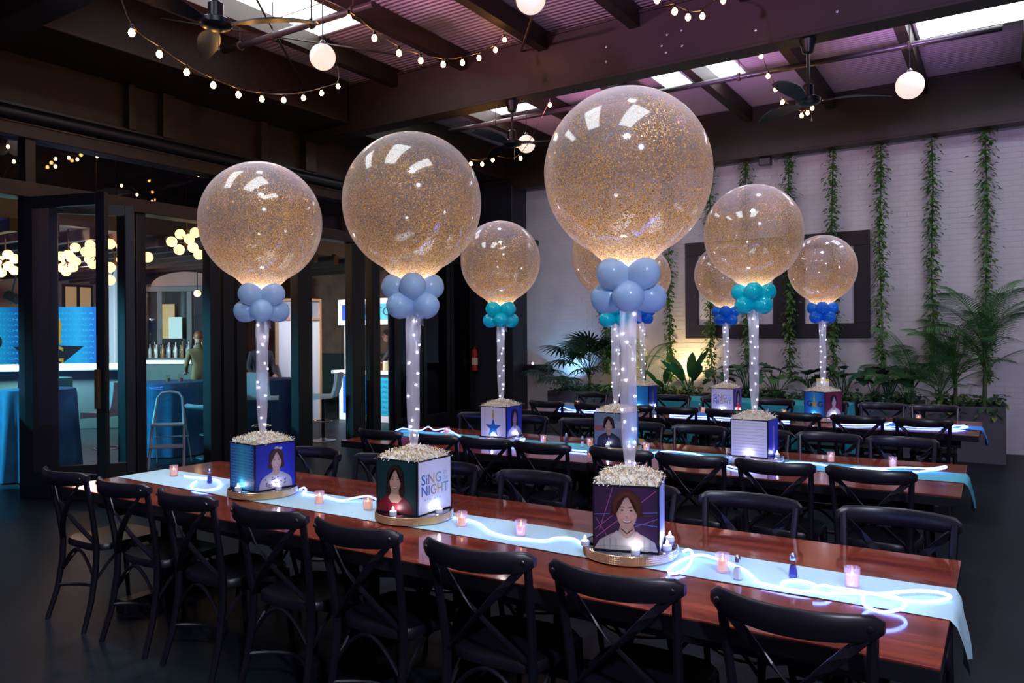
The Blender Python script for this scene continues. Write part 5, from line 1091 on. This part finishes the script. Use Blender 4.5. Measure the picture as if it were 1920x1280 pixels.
# people in the bar room
def person(pos, rz, J, edges, hair, skin, cloth, label, trousers=None):
    """one continuous skinned body; J: name -> (xyz, radius)"""
    e = empty('person', pos, rz); tag(e, label, 'person'); names = list(J); me = bpy.data.meshes.new('body')
    me.from_pydata([J[n][0] for n in names], [(names.index(a), names.index(b)) for a, b in edges], []); o = bpy.data.objects.new('body', me); COL.objects.link(o); o.parent = e
    md = o.modifiers.new('skin', 'SKIN'); 
    for v, n in zip(me.skin_vertices[0].data, names): r_ = J[n][1]; v.radius = r_ if isinstance(r_, tuple) else (r_, r_)
    me.skin_vertices[0].data[names.index('pelvis')].use_root = True; md.use_smooth_shade = True
    o.modifiers.new('sub', 'SUBSURF').levels = 2; o.modifiers['sub'].render_levels = 2
    # skin on the head and hands, cloth elsewhere
    m = bpy.data.materials.new('clothed_body'); m.use_nodes = True; nt = m.node_tree; b = nt.nodes['Principled BSDF']; b.inputs['Roughness'].default_value = .75; b.inputs['Base Color'].default_value = (*cloth, 1); me.materials.append(m)
    hc = Vector(J['head'][0])
    h_ = MB(); n = 18
    prof = [(.0001, -.125), (.035, -.12), (.060, -.095), (.074, -.05), (.080, .0), (.082, .045), (.072, .085), (.045, .112), (.0001, .122)]
    h_.lathe(prof, n, hc); h_.lathe([(.0001, -.02), (.014, -.012), (.010, .02), (.0001, .03)], 8, hc+Vector((0, .086, -.01))); h_.sphere(hc+Vector((-.08, 0, -.01)), .022, 8); h_.sphere(hc+Vector((.08, 0, -.01)), .022, 8)
    h_.build('head', mat('skin_%s' % label[:6], skin, .5), e, smooth=True)
    m2 = MB(); 
    for s in (-1, 1): m2.sphere(hc+Vector((s*.03, .074, .012)), .009, 8)
    m2.build('eyes', BLK, e); MB().cbox(hc.x-.025, hc.x+.025, hc.y+.066, hc.y+.076, hc.z-.062, hc.z-.052, .003).build('mouth', mat('lips', (.3, .1, .09), .5), e)
    hr = MB(); vs = []; n = 20
    for i in range(9):
        th = PI*.62*i/8
        for k in range(n):
            a = 2*PI*k/n; fr = max(0, math.sin(a)); lim = th*(1-.42*fr); vs.append((hc.x+.094*math.sin(lim)*math.cos(a), hc.y-.012+.100*math.sin(lim)*math.sin(a), hc.z+.02+.118*math.cos(lim)))
    hr.add(vs, [(i*n+k, i*n+(k+1) % n, (i+1)*n+(k+1) % n, (i+1)*n+k) for i in range(8) for k in range(n)]); hr.build('hair', mat('hair_%s' % label[:6], hair, .5), e, smooth=True)
    for s in ('hand_l', 'hand_r'):
        if s in J:
            c = Vector(J[s][0]); hm = MB(); hm.sphere(c, .036, 10, .8)
            for f in range(4): hm.tube([c+Vector(((f-1.5)*.018, .02, -.01)), c+Vector(((f-1.5)*.02, .065-.006*abs(f-1.5), -.025)), c+Vector(((f-1.5)*.02, .085, -.055))], [.010, .009, .007], 6)
            hm.tube([c+Vector((.03, 0, 0)), c+Vector((.055, .03, -.01)), c+Vector((.055, .055, -.025))], [.011, .010, .008], 6); hm.build('hand', MT['skin_%s' % label[:6]], e, smooth=True)
    return e
BE = [('pelvis', 'waist'), ('waist', 'chest'), ('chest', 'neckb'), ('neckb', 'neck'), ('chest', 'sh_l'), ('sh_l', 'el_l'), ('el_l', 'hand_l'), ('chest', 'sh_r'), ('sh_r', 'el_r'), ('el_r', 'hand_r'), ('pelvis', 'hip_l'), ('hip_l', 'kn_l'), ('kn_l', 'an_l'), ('an_l', 'toe_l'), ('pelvis', 'hip_r'), ('hip_r', 'kn_r'), ('kn_r', 'an_r'), ('an_r', 'toe_r')]
def stand(lean=0.0, arms=None, k=1.0, hand=None):
    f = lambda x, y, z: (x*k, (y+lean*max(0, z-.9))*k, z*k)
    J = {'pelvis': (f(0, 0, .95), (.15*k, .11*k)), 'waist': (f(0, 0, 1.12), (.13*k, .10*k)), 'chest': (f(0, 0, 1.34), (.17*k, .115*k)), 'neckb': (f(0, 0, 1.47), (.075*k, .07*k)), 'neck': (f(0, .01, 1.56), .05*k),
         'sh_l': (f(-.18, 0, 1.40), .065*k), 'el_l': (f(-.24, .02, 1.12), .048*k), 'hand_l': (f(-.20, .2, .98), .034*k), 'sh_r': (f(.18, 0, 1.40), .065*k), 'el_r': (f(.24, .02, 1.12), .048*k), 'hand_r': (f(.20, .2, .98), .034*k),
         'hip_l': (f(-.09, 0, .86), .085*k), 'kn_l': (f(-.10, .01, .50), .058*k), 'an_l': (f(-.10, -.02, .09), .042*k), 'toe_l': (f(-.11, .12, .03), .035*k), 'hip_r': (f(.09, 0, .86), .085*k), 'kn_r': (f(.10, .01, .50), .058*k), 'an_r': (f(.10, -.02, .09), .042*k), 'toe_r': (f(.11, .12, .03), .035*k),
         'head': (f(0, .03, 1.68), .09*k)}
    if arms: 
        for n, v in arms.items(): J[n] = (v, J[n][1])
    return J
JJ = stand(); p = atD(373, 625, 15.2); JJ_ = stand(k=1.0); E_ = BE
person((p.x, p.y, 0), 1.2, JJ_, E_, (.16, .05, .02), (.45, .25, .18), (.12, .105, .05), 'red-haired person in olive top standing at the white bar counter')
bp0, baz, bln = bz
wp_ = Matrix.Translation((bp0.x, bp0.y, 0)) @ Matrix.Rotation(baz, 4, 'Z') @ Vector((.92, .95, 0))
person(wp_, baz+2.6, stand(lean=.42, arms={'el_l': (-.26, .42, 1.12), 'hand_l': (-.22, .60, 1.062), 'el_r': (.26, .40, 1.12), 'hand_r': (.22, .58, 1.062)}), BE, (.012, .01, .01), (.40, .23, .16), (.016, .016, .02), 'dark-haired person in black leaning over the booth counter')
p = atD(489, 680, 14.1)
person((p.x, p.y, 0), -1.9, stand(k=.98), BE, (.015, .012, .012), (.4, .24, .18), (.018, .018, .026), 'person in black standing behind the navy-cloth table')
# lamps of the bar room
lamp('bar_orange_ceiling', 'SPOT', (-13.2, 5.0, 2.0), (1.0, .42, .08), 60, (-13.4, 5.4, 3.4), .1, 70, 1)
lamp('bar_warm', 'POINT', (-12.5, 6.6, 3.4), (1.0, .62, .34), 80, size=.3)
lamp('bar_far_warm', 'POINT', (-17.0, 9.0, 3.2), (1.0, .60, .46), 40, size=.3)
lamp('bar_teal', 'SPOT', (-12.2, 1.8, 3.2), (.10, .72, 1.0), 2400, (-10.2, 4.6, .5), .15, 60, 1)
lamp('bar_blue_ceiling', 'SPOT', (-12.8, 3.4, 1.6), (.10, .25, 1.0), 260, (-14.0, 6.6, 3.4), .1, 110, 1)
lamp('booth_light', 'SPOT', (bp0.x+.4, bp0.y-3.0, 3.6), (.95, .95, 1.0), 900, (bp0.x+.9, bp0.y+.3, 1.0), .15, 60, 1)
lamp('booth_back_warm', 'POINT', (bp0.x+1.0, bp0.y+1.5, 2.2), (1.0, .6, .3), 90, size=.2)
lamp('screen_light', 'SPOT', (-10.0, 7.2, 3.4), (.7, .8, 1.0), 380, (-11.2, 10.2, 1.4), .1, 60, 1)
